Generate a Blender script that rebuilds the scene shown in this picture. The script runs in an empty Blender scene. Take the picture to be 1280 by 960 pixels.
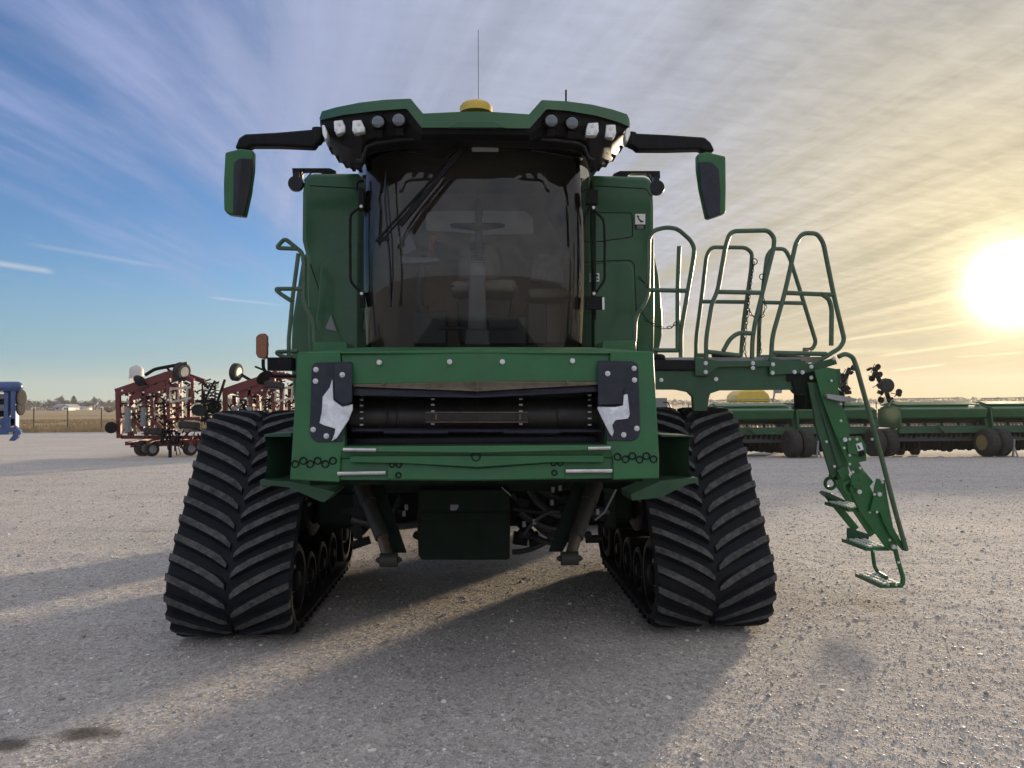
import bpy, bmesh, math, random
import numpy as np
from mathutils import Vector, Matrix
R = math.radians
rnd = random.Random(7)
scene = bpy.context.scene
COL = scene.collection

# ------------------------------------------------------------------ camera
CAM_H = 1.45; F = 961.0
YAW, PITCH, ROLL = 2.44, 1.49, -0.4
cam_rot = Matrix.Rotation(R(-YAW), 3, 'Z') @ Matrix.Rotation(R(90 + PITCH), 3, 'X') @ Matrix.Rotation(R(ROLL), 3, 'Z')
cd = bpy.data.cameras.new('camera'); cam = bpy.data.objects.new('camera', cd); COL.objects.link(cam)
cam.location = (0, 0, CAM_H); cam.rotation_euler = cam_rot.to_euler()
cd.sensor_width = 36; cd.lens = 36 * F / 1280; cd.clip_start = 0.05; cd.clip_end = 5000
scene.camera = cam

def U(px, py, Y):
    """world point on the plane y = Y that was measured at photo pixel (px, py)"""
    d = cam_rot @ Vector(((px - 640) / F, -(py - 480) / F, -1))
    t = Y / d.y
    return Vector((d.x * t, Y, CAM_H + d.z * t))

# ------------------------------------------------------------------ materials
def mat(name, color, rough=0.5, metal=0.0, var=0.0, vscale=6.0, bump=0.0, bscale=60.0, coat=0.0, dust=0.0,
        dustcol=(0.30, 0.26, 0.22), spec=0.5, emit=None, wear=0.0):
    m = bpy.data.materials.new(name); m.use_nodes = True
    nt = m.node_tree; b = nt.nodes['Principled BSDF']
    b.inputs['Base Color'].default_value = (*color, 1)
    b.inputs['Roughness'].default_value = rough
    b.inputs['Metallic'].default_value = metal
    b.inputs['Specular IOR Level'].default_value = spec
    if coat: b.inputs['Coat Weight'].default_value = coat; b.inputs['Coat Roughness'].default_value = 0.12
    if emit: b.inputs['Emission Color'].default_value = (*emit[:3], 1); b.inputs['Emission Strength'].default_value = emit[3]
    tc = nt.nodes.new('ShaderNodeTexCoord')
    src = None
    if var or dust:
        n = nt.nodes.new('ShaderNodeTexNoise'); n.inputs['Scale'].default_value = vscale; n.inputs['Detail'].default_value = 8
        n.inputs['Roughness'].default_value = 0.65
        nt.links.new(tc.outputs['Object'], n.inputs['Vector'])
        mp = nt.nodes.new('ShaderNodeMapRange'); mp.inputs[1].default_value = 0.3; mp.inputs[2].default_value = 0.7
        mp.inputs[3].default_value = 1 - var; mp.inputs[4].default_value = 1 + var
        nt.links.new(n.outputs[0], mp.inputs[0])
        mx = nt.nodes.new('ShaderNodeMix'); mx.data_type = 'RGBA'; mx.blend_type = 'MULTIPLY'; mx.inputs[0].default_value = 1
        mx.inputs[6].default_value = (*color, 1)
        nt.links.new(mp.outputs[0], mx.inputs[7]); src = mx.outputs[2]
        if dust:
            n2 = nt.nodes.new('ShaderNodeTexNoise'); n2.inputs['Scale'].default_value = vscale * 1.7; n2.inputs['Detail'].default_value = 10
            n2.inputs['Roughness'].default_value = 0.75
            nt.links.new(tc.outputs['Object'], n2.inputs['Vector'])
            mp2 = nt.nodes.new('ShaderNodeMapRange'); mp2.inputs[1].default_value = 0.42; mp2.inputs[2].default_value = 0.72
            mp2.inputs[3].default_value = dust * 0.15; mp2.inputs[4].default_value = dust
            nt.links.new(n2.outputs[0], mp2.inputs[0])
            mx2 = nt.nodes.new('ShaderNodeMix'); mx2.data_type = 'RGBA'
            mx2.inputs[7].default_value = (*dustcol, 1)
            nt.links.new(mp2.outputs[0], mx2.inputs[0]); nt.links.new(src, mx2.inputs[6]); src = mx2.outputs[2]
            ra = nt.nodes.new('ShaderNodeMapRange'); ra.inputs[3].default_value = rough; ra.inputs[4].default_value = min(1, rough + 0.45)
            nt.links.new(mp2.outputs[0], ra.inputs[0]); nt.links.new(ra.outputs[0], b.inputs['Roughness'])
        nt.links.new(src, b.inputs['Base Color'])
    if wear:
        pass
    if bump:
        n3 = nt.nodes.new('ShaderNodeTexNoise'); n3.inputs['Scale'].default_value = bscale; n3.inputs['Detail'].default_value = 6
        nt.links.new(tc.outputs['Object'], n3.inputs['Vector'])
        bp = nt.nodes.new('ShaderNodeBump'); bp.inputs['Strength'].default_value = bump; bp.inputs['Distance'].default_value = 0.01
        nt.links.new(n3.outputs[0], bp.inputs['Height']); nt.links.new(bp.outputs[0], b.inputs['Normal'])
    return m

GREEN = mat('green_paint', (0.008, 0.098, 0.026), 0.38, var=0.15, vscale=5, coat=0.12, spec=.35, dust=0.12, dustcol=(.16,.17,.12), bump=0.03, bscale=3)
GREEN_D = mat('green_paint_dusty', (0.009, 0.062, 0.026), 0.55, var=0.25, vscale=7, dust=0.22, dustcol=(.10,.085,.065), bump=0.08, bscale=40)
GREEN_U = mat('green_paint_shaded', (0.003, 0.012, 0.007), 0.8, spec=.2, var=0.4, vscale=7, dust=0.3, dustcol=(0.035, 0.028, 0.022))  # underbody shade put into the colour, far darker than the panel green
GREEN_B = mat('green_paint_panel', (0.008, 0.074, 0.023), 0.34, var=0.15, vscale=2, coat=0.28, spec=.3, dust=0.06, bump=0.02, bscale=2)
TUBE = mat('green_rail_paint', (0.022, 0.075, 0.036), 0.38, var=0.15, vscale=9, dust=0.2)
BLACK = mat('black_plastic', (0.0035, 0.004, 0.006), 0.5, spec=.15, var=0.3, vscale=9, dust=0.025, bump=0.1, bscale=160)
BLACK_G = mat('black_gloss', (0.004, 0.0045, 0.007), 0.3, var=0.2, vscale=5, spec=.2, coat=0.1, dust=0.04)
NAVY = mat('black_painted_plate', (0.006, 0.009, 0.022), 0.32, spec=.3, var=0.3, vscale=12, dust=0.06)
RUBBER = mat('track_rubber', (0.006, 0.0075, 0.012), 0.75, var=0.35, vscale=8, dust=0.06, dustcol=(0.12, 0.11, 0.10), bump=0.25, bscale=80, spec=0.25)
RUBBER_T = mat('track_rubber_worn', (0.028, 0.031, 0.038), 0.85, var=0.7, vscale=14, dust=0.60, dustcol=(0.19, 0.175, 0.16), bump=0.6, bscale=120, spec=0.2)
TYRE = mat('tyre_rubber', (0.018, 0.018, 0.019), 0.8, var=0.3, vscale=8, dust=0.25, dustcol=(0.16, 0.14, 0.12), bump=0.3, bscale=40, spec=0.25)
STEEL = mat('bare_steel', (0.55, 0.55, 0.56), 0.32, metal=0.9, var=0.25, vscale=20, dust=0.25, bump=0.1, bscale=60)
STEEL_W = mat('worn_bright_steel', (0.62, 0.63, 0.65), 0.30, metal=0.75, var=0.3, vscale=9, dust=0.5, dustcol=(0.10, 0.10, 0.11), bump=0.1, bscale=30)
RUST = mat('brown_steel', (0.115, 0.085, 0.060), 0.45, metal=0.5, var=0.35, vscale=22, dust=0.25, dustcol=(0.18, 0.14, 0.10))
DRUM = mat('drum_steel', (0.020, 0.018, 0.019), 0.42, metal=0.4, var=0.5, vscale=12, dust=0.15, dustcol=(0.07, 0.05, 0.04))
BOLT = mat('zinc_bolt', (0.55, 0.56, 0.56), 0.4, metal=0.6, var=0.2, vscale=30)
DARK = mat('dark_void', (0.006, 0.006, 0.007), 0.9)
HOSE = mat('hydraulic_hose', (0.015, 0.014, 0.014), 0.5, var=0.3, vscale=20)
YELLOW = mat('yellow_paint', (0.62, 0.42, 0.03), 0.4, var=0.1, coat=0.3, dust=0.15)
AMBER = mat('amber_lens', (0.22, 0.065, 0.018), 0.35, var=0.25, vscale=40, dust=0.3, bump=0.5, bscale=220)
RED = mat('red_paint_faded', (0.115, 0.010, 0.012), 0.5, var=0.3, vscale=4, dust=0.25, dustcol=(0.14, 0.07, 0.055))
BLUE = mat('blue_paint', (0.014, 0.055, 0.19), 0.35, var=0.2, vscale=3, dust=0.18, coat=0.2)
LAMPW = mat('lamp_reflector_white', (0.72, 0.72, 0.70), 0.25, metal=0.3, var=0.1, vscale=50)
LENS = mat('lamp_lens_dark', (0.07, 0.08, 0.10), 0.08, metal=0.3, coat=1.0)
CHROME = mat('lamp_chrome', (0.45, 0.47, 0.5), 0.15, metal=1.0)
WHITE = mat('white_paint', (0.75, 0.75, 0.73), 0.5, var=0.06, dust=0.1)
SEAT = mat('seat_fabric', (0.24, 0.215, 0.18), 0.85, var=0.15, vscale=12, bump=0.3, bscale=150)
TRIM = mat('cab_trim', (0.27, 0.225, 0.18), 0.7, var=0.1, vscale=6)
TRIM_D = mat('cab_trim_dark', (0.035, 0.038, 0.042), 0.55, var=0.2, vscale=9)
GREYP = mat('grey_plastic', (0.17, 0.18, 0.19), 0.5, var=0.1)
PALE = mat('pale_panel', (0.42, 0.46, 0.44), 0.35, var=0.08)
ORANGE = mat('orange_vinyl', (0.26, 0.06, 0.02), 0.7)
MIRROR = mat('mirror_glass', (0.05, 0.055, 0.07), 0.05, metal=0.2, coat=1.0)
GALV = mat('galvanised_steel', (0.26, 0.26, 0.27), 0.5, metal=0.3, var=0.2)
STRAW_M = mat('dry_grass_blades', (0.34, 0.25, 0.13), 0.9, var=0.35, vscale=0.7)
BARK = mat('bare_branches', (0.125, 0.105, 0.10), 0.95, var=0.2)
EVER = mat('evergreen_foliage', (0.035, 0.05, 0.03), 0.95, var=0.35, vscale=2)
ROOFM = mat('slate_roof', (0.19, 0.22, 0.26), 0.8, var=0.15)
WALLM = mat('white_siding', (0.68, 0.67, 0.62), 0.7, var=0.06)
WINM = mat('window_pane', (0.03, 0.035, 0.045), 0.1)
HUB = mat('wheel_hub_paint', (0.17, 0.125, 0.03), 0.7, var=0.2, dust=0.4)

def glass(name, tint, gl=0.05, ior=1.5, dirt=0.0):
    m = bpy.data.materials.new(name); m.use_nodes = True; nt = m.node_tree; nt.nodes.clear()
    o = nt.nodes.new('ShaderNodeOutputMaterial'); mix = nt.nodes.new('ShaderNodeMixShader')
    t = nt.nodes.new('ShaderNodeBsdfTransparent'); t.inputs[0].default_value = (*tint, 1)
    g = nt.nodes.new('ShaderNodeBsdfGlossy'); g.inputs['Roughness'].default_value = gl
    f = nt.nodes.new('ShaderNodeFresnel'); f.inputs[0].default_value = ior
    nt.links.new(f.outputs[0], mix.inputs[0]); nt.links.new(t.outputs[0], mix.inputs[1]); nt.links.new(g.outputs[0], mix.inputs[2])
    last = mix.outputs[0]
    if dirt:
        d = nt.nodes.new('ShaderNodeBsdfDiffuse'); d.inputs[0].default_value = (.30, .265, .23, 1); m2 = nt.nodes.new('ShaderNodeMixShader')
        tc = nt.nodes.new('ShaderNodeTexCoord'); nz = nt.nodes.new('ShaderNodeTexNoise'); nz.inputs['Scale'].default_value = 5; nz.inputs['Detail'].default_value = 8
        mp = nt.nodes.new('ShaderNodeMapRange'); mp.inputs[1].default_value = .3; mp.inputs[2].default_value = .7; mp.inputs[3].default_value = dirt * .5; mp.inputs[4].default_value = dirt * 1.5
        nt.links.new(tc.outputs['Object'], nz.inputs['Vector']); nt.links.new(nz.outputs[0], mp.inputs[0]); nt.links.new(mp.outputs[0], m2.inputs[0])
        nt.links.new(last, m2.inputs[1]); nt.links.new(d.outputs[0], m2.inputs[2]); last = m2.outputs[0]
    nt.links.new(last, o.inputs[0]); return m
GLASS = glass('cab_glass', (0.66, 0.68, 0.68), 0.015, 1.58, .016)
GLASS_S = glass('side_glass', (0.5, 0.52, 0.54), 0.02, 3.5)

CYL = mat('cylinder_dusty_paint', (0.014, 0.015, 0.012), 0.6, var=0.4, vscale=12, dust=0.3, dustcol=(0.05, 0.04, 0.03))
# ------------------------------------------------------------------ mesh builder
def fillet(pts, r=0.05, n=5, closed=False):
    pts = [Vector(p) for p in pts]; out = []
    N = len(pts)
    for i, p in enumerate(pts):
        if not closed and i in (0, N - 1): out.append(p); continue
        a = pts[(i - 1) % N] - p; b = pts[(i + 1) % N] - p
        k = min(r, a.length * 0.45, b.length * 0.45)
        p0 = p + a.normalized() * k; p2 = p + b.normalized() * k
        for j in range(n + 1):
            t = j / n
            out.append(p0 * (1 - t) ** 2 + p * 2 * t * (1 - t) + p2 * t * t)
    return out

class MB:
    def __init__(s): s.v = []; s.f = []; s.m = []; s.cur = 0
    def add(s, vs, fs, mi=None):
        k = len(s.v); s.v += [Vector(v) for v in vs]
        for f in fs: s.f.append([k + i for i in f]); s.m.append(s.cur if mi is None else mi)
        return s
    def box(s, c, size, rot=None, mi=None):
        c = Vector(c); h = Vector(size) / 2; vs = []
        for x in (-1, 1):
            for y in (-1, 1):
                for z in (-1, 1):
                    p = Vector((x * h.x, y * h.y, z * h.z))
                    if rot is not None: p = rot @ p
                    vs.append(c + p)
        return s.add(vs, [(0, 1, 3, 2), (4, 6, 7, 5), (0, 4, 5, 1), (2, 3, 7, 6), (0, 2, 6, 4), (1, 5, 7, 3)], mi)
    def b2(s, lo, hi, mi=None):
        lo = Vector(lo); hi = Vector(hi); return s.box((lo + hi) / 2, hi - lo, None, mi)
    def bar(s, a, b, w, h, mi=None, up=Vector((0, 0, 1))):
        a = Vector(a); b = Vector(b); d = (b - a); L = d.length; d.normalize()
        if abs(d.dot(up)) > 0.95: up = Vector((0, 1, 0))
        x = d.cross(up).normalized(); z = x.cross(d).normalized()
        rot = Matrix((x, d, z)).transposed()
        return s.box((a + b) / 2, (w, L, h), rot, mi)
    def prism(s, pts, off, mi=None):
        pts = [Vector(p) for p in pts]; off = Vector(off); n = len(pts)
        vs = pts + [p + off for p in pts]
        fs = [tuple(range(n)), tuple(range(2 * n - 1, n - 1, -1))] + [(i, i + n, (i + 1) % n + n, (i + 1) % n) for i in range(n)]
        return s.add(vs, fs, mi)
    def tube(s, pts, r, seg=8, closed=False, cap=True, mi=None, taper=None):
        pts = [Vector(p) for p in pts]; n = len(pts); rings = []
        up = None
        for i in range(n):
            if closed: t = pts[(i + 1) % n] - pts[i - 1]
            else: t = pts[min(i + 1, n - 1)] - pts[max(i - 1, 0)]
            if t.length < 1e-9: t = Vector((0, 0, 1))
            t.normalize()
            if up is None:
                up = Vector((0, 1, 0)) if abs(t.y) < 0.9 else Vector((1, 0, 0))
            x = t.cross(up)
            if x.length < 1e-6: x = t.orthogonal()
            x.normalize(); y = x.cross(t).normalized(); up = y
            rr = r if taper is None else r + (taper - r) * i / (n - 1)
            rings.append([pts[i] + (x * math.cos(2 * math.pi * k / seg) + y * math.sin(2 * math.pi * k / seg)) * rr for k in range(seg)])
        vs = [p for q in rings for p in q]; fs = []
        for i in range(n if closed else n - 1):
            j = (i + 1) % n
            for k in range(seg):
                fs.append((i * seg + k, i * seg + (k + 1) % seg, j * seg + (k + 1) % seg, j * seg + k))
        if cap and not closed:
            fs.append(tuple(range(seg - 1, -1, -1))); fs.append(tuple((n - 1) * seg + k for k in range(seg)))
        return s.add(vs, fs, mi)
    def cyl(s, a, b, r, seg=16, r2=None, mi=None): return s.tube([a, b], r, seg, mi=mi, taper=r2)
    def lathe(s, c, axis, prof, seg=24, mi=None):
        """prof: list of (along axis, radius)"""
        c = Vector(c); a = Vector(axis).normalized(); x = a.orthogonal().normalized(); y = a.cross(x)
        vs = []; fs = []; n = len(prof)
        for (h, r) in prof:
            for k in range(seg):
                t = 2 * math.pi * k / seg; vs.append(c + a * h + (x * math.cos(t) + y * math.sin(t)) * r)
        for i in range(n - 1):
            for k in range(seg):
                fs.append((i * seg + k, i * seg + (k + 1) % seg, (i + 1) * seg + (k + 1) % seg, (i + 1) * seg + k))
        fs.append(tuple(range(seg - 1, -1, -1))); fs.append(tuple((n - 1) * seg + k for k in range(seg)))
        return s.add(vs, fs, mi)
    def ball(s, c, r, seg=12, rings=8, mi=None):
        c = Vector(c); r = Vector(r) if hasattr(r, '__len__') else Vector((r, r, r))
        prof = []
        vs = [c + Vector((0, 0, -r.z))]; fs = []
        for i in range(1, rings):
            a = -math.pi / 2 + math.pi * i / rings
            for k in range(seg):
                t = 2 * math.pi * k / seg
                vs.append(c + Vector((r.x * math.cos(a) * math.cos(t), r.y * math.cos(a) * math.sin(t), r.z * math.sin(a))))
        vs.append(c + Vector((0, 0, r.z)))
        for k in range(seg): fs.append((0, 1 + (k + 1) % seg, 1 + k))
        for i in range(rings - 2):
            for k in range(seg):
                a = 1 + i * seg; b = a + seg
                fs.append((a + k, a + (k + 1) % seg, b + (k + 1) % seg, b + k))
        b = 1 + (rings - 2) * seg
        for k in range(seg): fs.append((b + k, b + (k + 1) % seg, len(vs) - 1))
        return s.add(vs, fs, mi)
    def grid(s, fn, nu, nv, mi=None, flip=False):
        vs = [fn(i / nu, j / nv) for j in range(nv + 1) for i in range(nu + 1)]; fs = []
        for j in range(nv):
            for i in range(nu):
                a = j * (nu + 1) + i; f = (a, a + 1, a + nu + 2, a + nu + 1)
                fs.append(f[::-1] if flip else f)
        return s.add(vs, fs, mi)
    def build(s, name, m, parent=None, bevel=0, sharp=0.6, recalc=True, seg=2):
        org = Vector((0, 0, 0)); p = parent
        while p is not None: org += p.location; p = p.parent
        me = bpy.data.meshes.new(name)
        me.from_pydata([v - org for v in s.v], [], s.f)
        ms = m if isinstance(m, (list, tuple)) else [m]
        for x in ms: me.materials.append(x)
        bm = bmesh.new(); bm.from_mesh(me)
        for f, mi in zip(bm.faces, s.m): f.material_index = min(mi, len(ms) - 1); f.smooth = True
        if recalc: bmesh.ops.recalc_face_normals(bm, faces=bm.faces)
        for e in bm.edges:
            if len(e.link_faces) == 2:
                try: e.smooth = e.calc_face_angle() < sharp
                except Exception: pass
        bm.to_mesh(me); bm.free()
        o = bpy.data.objects.new(name, me); COL.objects.link(o)
        if parent is not None: o.parent = parent
        if bevel:
            md = o.modifiers.new('bevel', 'BEVEL'); md.width = bevel; md.segments = seg; md.limit_method = 'ANGLE'; md.angle_limit = 0.6
            md.use_clamp_overlap = True
        return o

def thing(name, label, cat, loc=(0, 0, 0), group=None):
    o = bpy.data.objects.new(name, None); COL.objects.link(o); o.location = loc; o.empty_display_size = 0.2
    o['label'] = label; o['category'] = cat
    if group: o['group'] = group
    return o
def tag(o, label=None, cat=None, group=None, kind=None):
    if label: o['label'] = label
    if cat: o['category'] = cat
    if group: o['group'] = group
    if kind: o['kind'] = kind
    return o
KIDS = {}
def copy_tree(o, parent=None):
    c = o.copy(); COL.objects.link(c); c.parent = parent
    for ch in [x for x in bpy.data.objects if x.parent == o]: copy_tree(ch, c)
    return c
def bolt(mb, p, r=0.009, h=0.012, d=(0, -1, 0), mi=None):
    mb.lathe(p, d, [(0, r * 1.5), (h * 0.35, r * 1.5), (h * 0.36, r), (h, r * 0.9), (h, 0.001)], 8, mi)
# ================================================================== COMBINE
CX = -0.03
comb = thing('combine_harvester', 'large green tracked combine harvester facing the camera with swung-out side ladder', 'combine harvester', (CX, 6.0, 0))

# ---- tracks -------------------------------------------------------
C_F, C_T, C_R = (5.00, 0.33), (5.63, 0.92), (6.80, 0.33)
RF, RT, RR = 0.33, 0.50, 0.33
def track_path(step=0.02, grow=0.0):
    raw = []
    for i in range(720):
        a = 2 * math.pi * i / 720; n = (math.cos(a), math.sin(a))
        best = max(((c[0] * n[0] + c[1] * n[1] + r, c, r) for c, r in ((C_F, RF), (C_T, RT), (C_R, RR))), key=lambda q: q[0])
        raw.append((best[1][0] + (best[2] + grow) * n[0], best[1][1] + (best[2] + grow) * n[1]))
    # start at the rearmost point; go over the top to the front (y decreasing) and back along the ground
    L = [0]
    for i in range(720):
        a = raw[i]; b = raw[(i + 1) % 720]; L.append(L[-1] + math.hypot(b[0] - a[0], b[1] - a[1]))
    return raw, L
RAW, LEN = track_path()
TOT = LEN[-1]
def along(s):
    s = s % TOT
    import bisect
    i = min(bisect.bisect_right(LEN, s) - 1, 719)
    a = RAW[i]; b = RAW[(i + 1) % 720]; seg = LEN[i + 1] - LEN[i]
    t = 0 if seg < 1e-9 else (s - LEN[i]) / seg
    p = (a[0] + (b[0] - a[0]) * t, a[1] + (b[1] - a[1]) * t)
    return p
def frame(s):
    p = along(s); a = along(s - 0.015); b = along(s + 0.015)
    tx, tz = b[0] - a[0], b[1] - a[1]; l = math.hypot(tx, tz); tx /= l; tz /= l
    return p, (tx, tz), (tz, -tx)     # outward normal for this direction
def on_track(x, s, h):
    p, t, n = frame(s)
    return Vector((x, p[0] + n[0] * h, p[1] + n[1] * h))
def make_track(side):
    xc = CX + side * 1.485; W = 0.745
    trk = MB()
    NS = 200
    # carcass (rounded shoulders)
    prof = [(-W / 2, -0.035), (-W / 2, -0.01), (-W / 2 + 0.015, 0.0), (0, 0.003), (W / 2 - 0.015, 0.0), (W / 2, -0.01), (W / 2, -0.035)]
    k = len(prof); vs = []; fs = []
    for i in range(NS):
        for (x, h) in prof: vs.append(on_track(xc + x, TOT * i / NS, h - 0.05))
    for i in range(NS):
        j = (i + 1) % NS
        for q in range(k): fs.append((i * k + q, i * k + (q + 1) % k, j * k + (q + 1) % k, j * k + q))
    trk.add(vs, fs, 0)
    n = 48; pitch = TOT / n
    rr = random.Random(3 + int(side))
    for half in (-1, 1):
        for q in range(n):
            s0 = q * pitch + (pitch / 2 if half > 0 else 0)
            M = 9; rows = []
            for j in range(M + 1):
                u = j / M
                x = half * (0.015 + (W / 2 - 0.02) * u + 0.0)
                s = s0 - 0.20 * (u ** 0.80) * (1 if u < .999 else 1.0)
                hw = (0.036 - 0.004 * u) * (1.0 if j not in (0,) else 0.8)
                ht = 0.048 if 0 < j < M else 0.036
                w1 = hw * (0.66 if j else 0.5)
                jit = rr.uniform(-0.002, 0.002)
                rows.append([on_track(xc + x, s - hw, -0.055), on_track(xc + x, s - w1, -0.05 + ht + jit), on_track(xc + x, s + w1, -0.05 + ht + jit), on_track(xc + x, s + hw, -0.055)])
            vs = [p for r_ in rows for p in r_]
            k0 = len(trk.v)
            trk.add(vs, [], 0)
            for j in range(M):
                a = k0 + j * 4; b = a + 4
                for e, mi in ((0, 0), (1, 1), (2, 0)):
                    trk.f.append([a + e, a + e + 1, b + e + 1, b + e]); trk.m.append(mi)
            trk.f.append([k0, k0 + 1, k0 + 2, k0 + 3]); trk.m.append(0)
            e = k0 + M * 4; trk.f.append([e, e + 1, e + 2, e + 3]); trk.m.append(0)
    # inner guide lugs
    for q in range(n):
        s = q * pitch; p = on_track(xc, s, -0.12)
        _, t, nn = frame(s)
        rot = Matrix(((1, 0, 0), (0, t[0], nn[0]), (0, t[1], nn[1])))
        trk.box(p, (0.12, 0.06, 0.07), rot, 0)
    root = thing('track_unit', None, None) if False else None
    o = bpy.data.objects.new('track_unit', None); COL.objects.link(o); o.parent = comb
    trk.build('rubber_belt', [RUBBER, RUBBER_T], o, sharp=0.5)
    def wheel(c, r, w, name, m=BLACK):
        b = MB()
        for sd in (-1, 1):
            x0 = xc + sd * 0.09
            b.lathe((x0, c[0], c[1]), (sd, 0, 0), [(0, r - 0.02), (0.0, r), (w - 0.01, r), (w, r - 0.015), (w, r * 0.8), (w - 0.05, r * 0.74), (w - 0.06, r * 0.3), (w, r * 0.27), (w + .01, r * 0.2), (w + .01, 0.001)], 36)
            for a in range(8):
                t = a * math.pi / 4
                bolt(b, (x0 + sd * (w - 0.055), c[0] + math.cos(t) * r * 0.45, c[1] + math.sin(t) * r * 0.45), 0.013, 0.02, (sd, 0, 0), 1)
        b.cyl((xc - .1, c[0], c[1]), (xc + .1, c[0], c[1]), r * 0.3, 16)
        b.build(name, [m, BOLT], o)
    wheel(C_F, RF - 0.095, 0.26, 'idler_wheel'); wheel(C_R, RR - 0.095, 0.26, 'idler_wheel'); wheel(C_T, RT - 0.095, 0.24, 'drive_wheel')
    for y in (5.50, 5.90, 6.30): wheel((y, 0.255), 0.165, 0.24, 'bogie_roller', BLACK)
    f = MB()
    f.bar((xc, C_F[0], C_F[1]), (xc, C_R[0], C_R[1]), 0.14, 0.16); f.bar((xc, 5.9, .3), (xc, 5.66, .95), .14, .2)
    f.bar((xc, C_F[0], C_F[1]), (xc, C_T[0], C_T[1] - .1), 0.12, 0.12); f.bar((xc, C_R[0], C_R[1]), (xc, C_T[0], C_T[1] - .1), 0.12, 0.12)
    f.cyl((xc - side * 0.75, C_T[0], C_T[1]), (xc, C_T[0], C_T[1]), 0.17, 20)
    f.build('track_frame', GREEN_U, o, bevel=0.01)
    return o
make_track(-1); make_track(1)

# ---- feeder house -------------------------------------------------
fh = bpy.data.objects.new('feeder_house', None); COL.objects.link(fh); fh.parent = comb
def FY(py): return 3.80 - 0.12 * (py - 437) / 168
def Q(px, py, d=0.0): return U(px, py, FY(py) + d)
def plate(pts, d0, th): return [Q(x, y, d0) for x, y in pts], (0, th, 0)
fp = MB()
for poly in ([(372, 441), (425, 439), (431, 555), (426, 572), (424, 603), (362, 600), (364, 575)],
             [(763, 439), (812, 439), (817, 441), (824, 570), (824, 598), (766, 600), (766, 572), (758, 555)]):
    fp.prism([Q(x, y) for x, y in poly], (0, .07, 0))
fp.build('side_plate', GREEN, fh, bevel=0.006)
tp = MB()
tp.prism([Q(425.6, 440, .02), Q(597, 437, .0), Q(762.4, 440, .02), Q(760, 477, .02), Q(597, 478, -.01), Q(430, 481, .02)], (0, .06, 0))
tp.prism([Q(372, 440, .0), Q(455, 434, .35), Q(738, 434, .35), Q(814, 440, .0), Q(814, 442.2, .0), Q(372, 442.2, .0)], (0, .03, 0))
tp.build('top_plate', GREEN, fh, bevel=0.005)
bl = MB()
for x, y in ((474, 453), (562, 452.3), (628, 452.3), (715.5, 451)): bolt(bl, Q(x, y, .0), .009, .012)
bl.build('rivet', BOLT, fh)
hs = MB()       # housing shell running back under the cab
xl, xr = Q(378, 520).x, Q(811, 520).x
hs.b2((xl, 3.9, 1.05), (xl + .03, 5.5, 1.70)); hs.b2((xr - .03, 3.9, 1.05), (xr, 5.5, 1.70))
hs.prism([(xl + .03, 3.88, 1.665), (xr - .03, 3.88, 1.665), (xr - .03, 5.5, 1.70), (xl + .03, 5.5, 1.70)], (0, 0, .02))
hs.prism([(xl + .03, 3.8, 1.06), (xr - .03, 3.8, 1.06), (xr - .03, 5.5, .92), (xl + .03, 5.5, .92)], (0, 0, .03))
hs.b2((xl + .03, 4.62, 1.1), (xr - .03, 4.66, 1.66))
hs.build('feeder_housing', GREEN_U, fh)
# strip of brown steel + rubber flap above the mouth
st = MB(); st.prism([Q(442, 480.5, .0), Q(597, 477, -.03), Q(750, 477, .0), Q(750, 480.5, .0), Q(597, 489, -.03), Q(442, 483, .0)], (0, .012, 0))
st.b2(Q(596.2, 490, -.045), Q(597.2, 476, -.03))
for x, y in ((480, 479.5), (536, 483), (592, 486), (602, 486), (656, 483.5), (709, 477.8)): bolt(st, Q(x, y, -.02), .006, .01)
st.build('wear_strip', RUST, fh)
fl = MB(); fl.prism([Q(436, 483, .03), Q(597, 489, .0), Q(756, 481, .03), Q(756, 489, .03), Q(597, 497, .0), Q(436, 494, .03)], (0, .02, 0))
fl.build('rubber_flap', NAVY, fh)
# drum
DY = 4.0
dz = U(597, 521, DY).z; dxl, dxr = U(441, 520, DY).x, U(758, 520, DY).x
dr = MB(); dr.lathe((dxl, DY, dz), (1, 0, 0), [(0, .105), (.05, .105), (.05, .098)] + [(v, .098) for v in (.25, .252)] + [(dxr - dxl - .05, .098), (dxr - dxl - .05, .105), (dxr - dxl, .105)], 40)
for px in (487, 499, 737, 597, 694): dr.lathe((U(px, 520, DY).x - .004, DY, dz), (1, 0, 0), [(0, .1), (.003, .103), (.006, .103), (.009, .1)], 40)
dr.build('feeder_drum', DRUM, fh)
sl = MB()
for px, ys in ((452, (494, 500, 507, 515, 523, 531)), (541, (499, 506, 514, 522, 530)), (651, (499, 506, 514, 522, 530)), (737, (494, 500, 507, 515, 523, 531))):
    for y in ys:
        yy = DY - math.sqrt(max(.002, .105 ** 2 - (CAM_H - (y - 507) / F * 3.9 - dz) ** 2)) - .004
        yy = max(yy, 3.892)
        p = U(px, y, yy); sl.box(p, (.017, .008, .008))
sl.build('drum_slot', PALE, fh)
ch = MB(); a = Q(532, 515.5, .12); b = Q(660, 515.5, .12); c = Q(660, 527.5, .12); d = Q(532, 527.5, .12)
ch.bar(a, b, .012, .005, 1); ch.bar(d, c, .012, .005, 1); ch.bar((a + d) / 2, (b + c) / 2, .008, .034, 0)
for px in (545, 650): ch.box(Q(px, 521, .105), (.008, .01, .03), None, 1)
ch.build('feeder_slat', [DRUM, RUST], fh)
lw = MB(); lw.tube([Q(440, 538, .14), Q(752, 539, .14)], .012, 10); lw.b2(Q(430, 566, .3), Q(762, 545, .34)); lw.b2(Q(436, 480, .42), Q(756, 560, .44))
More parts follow.
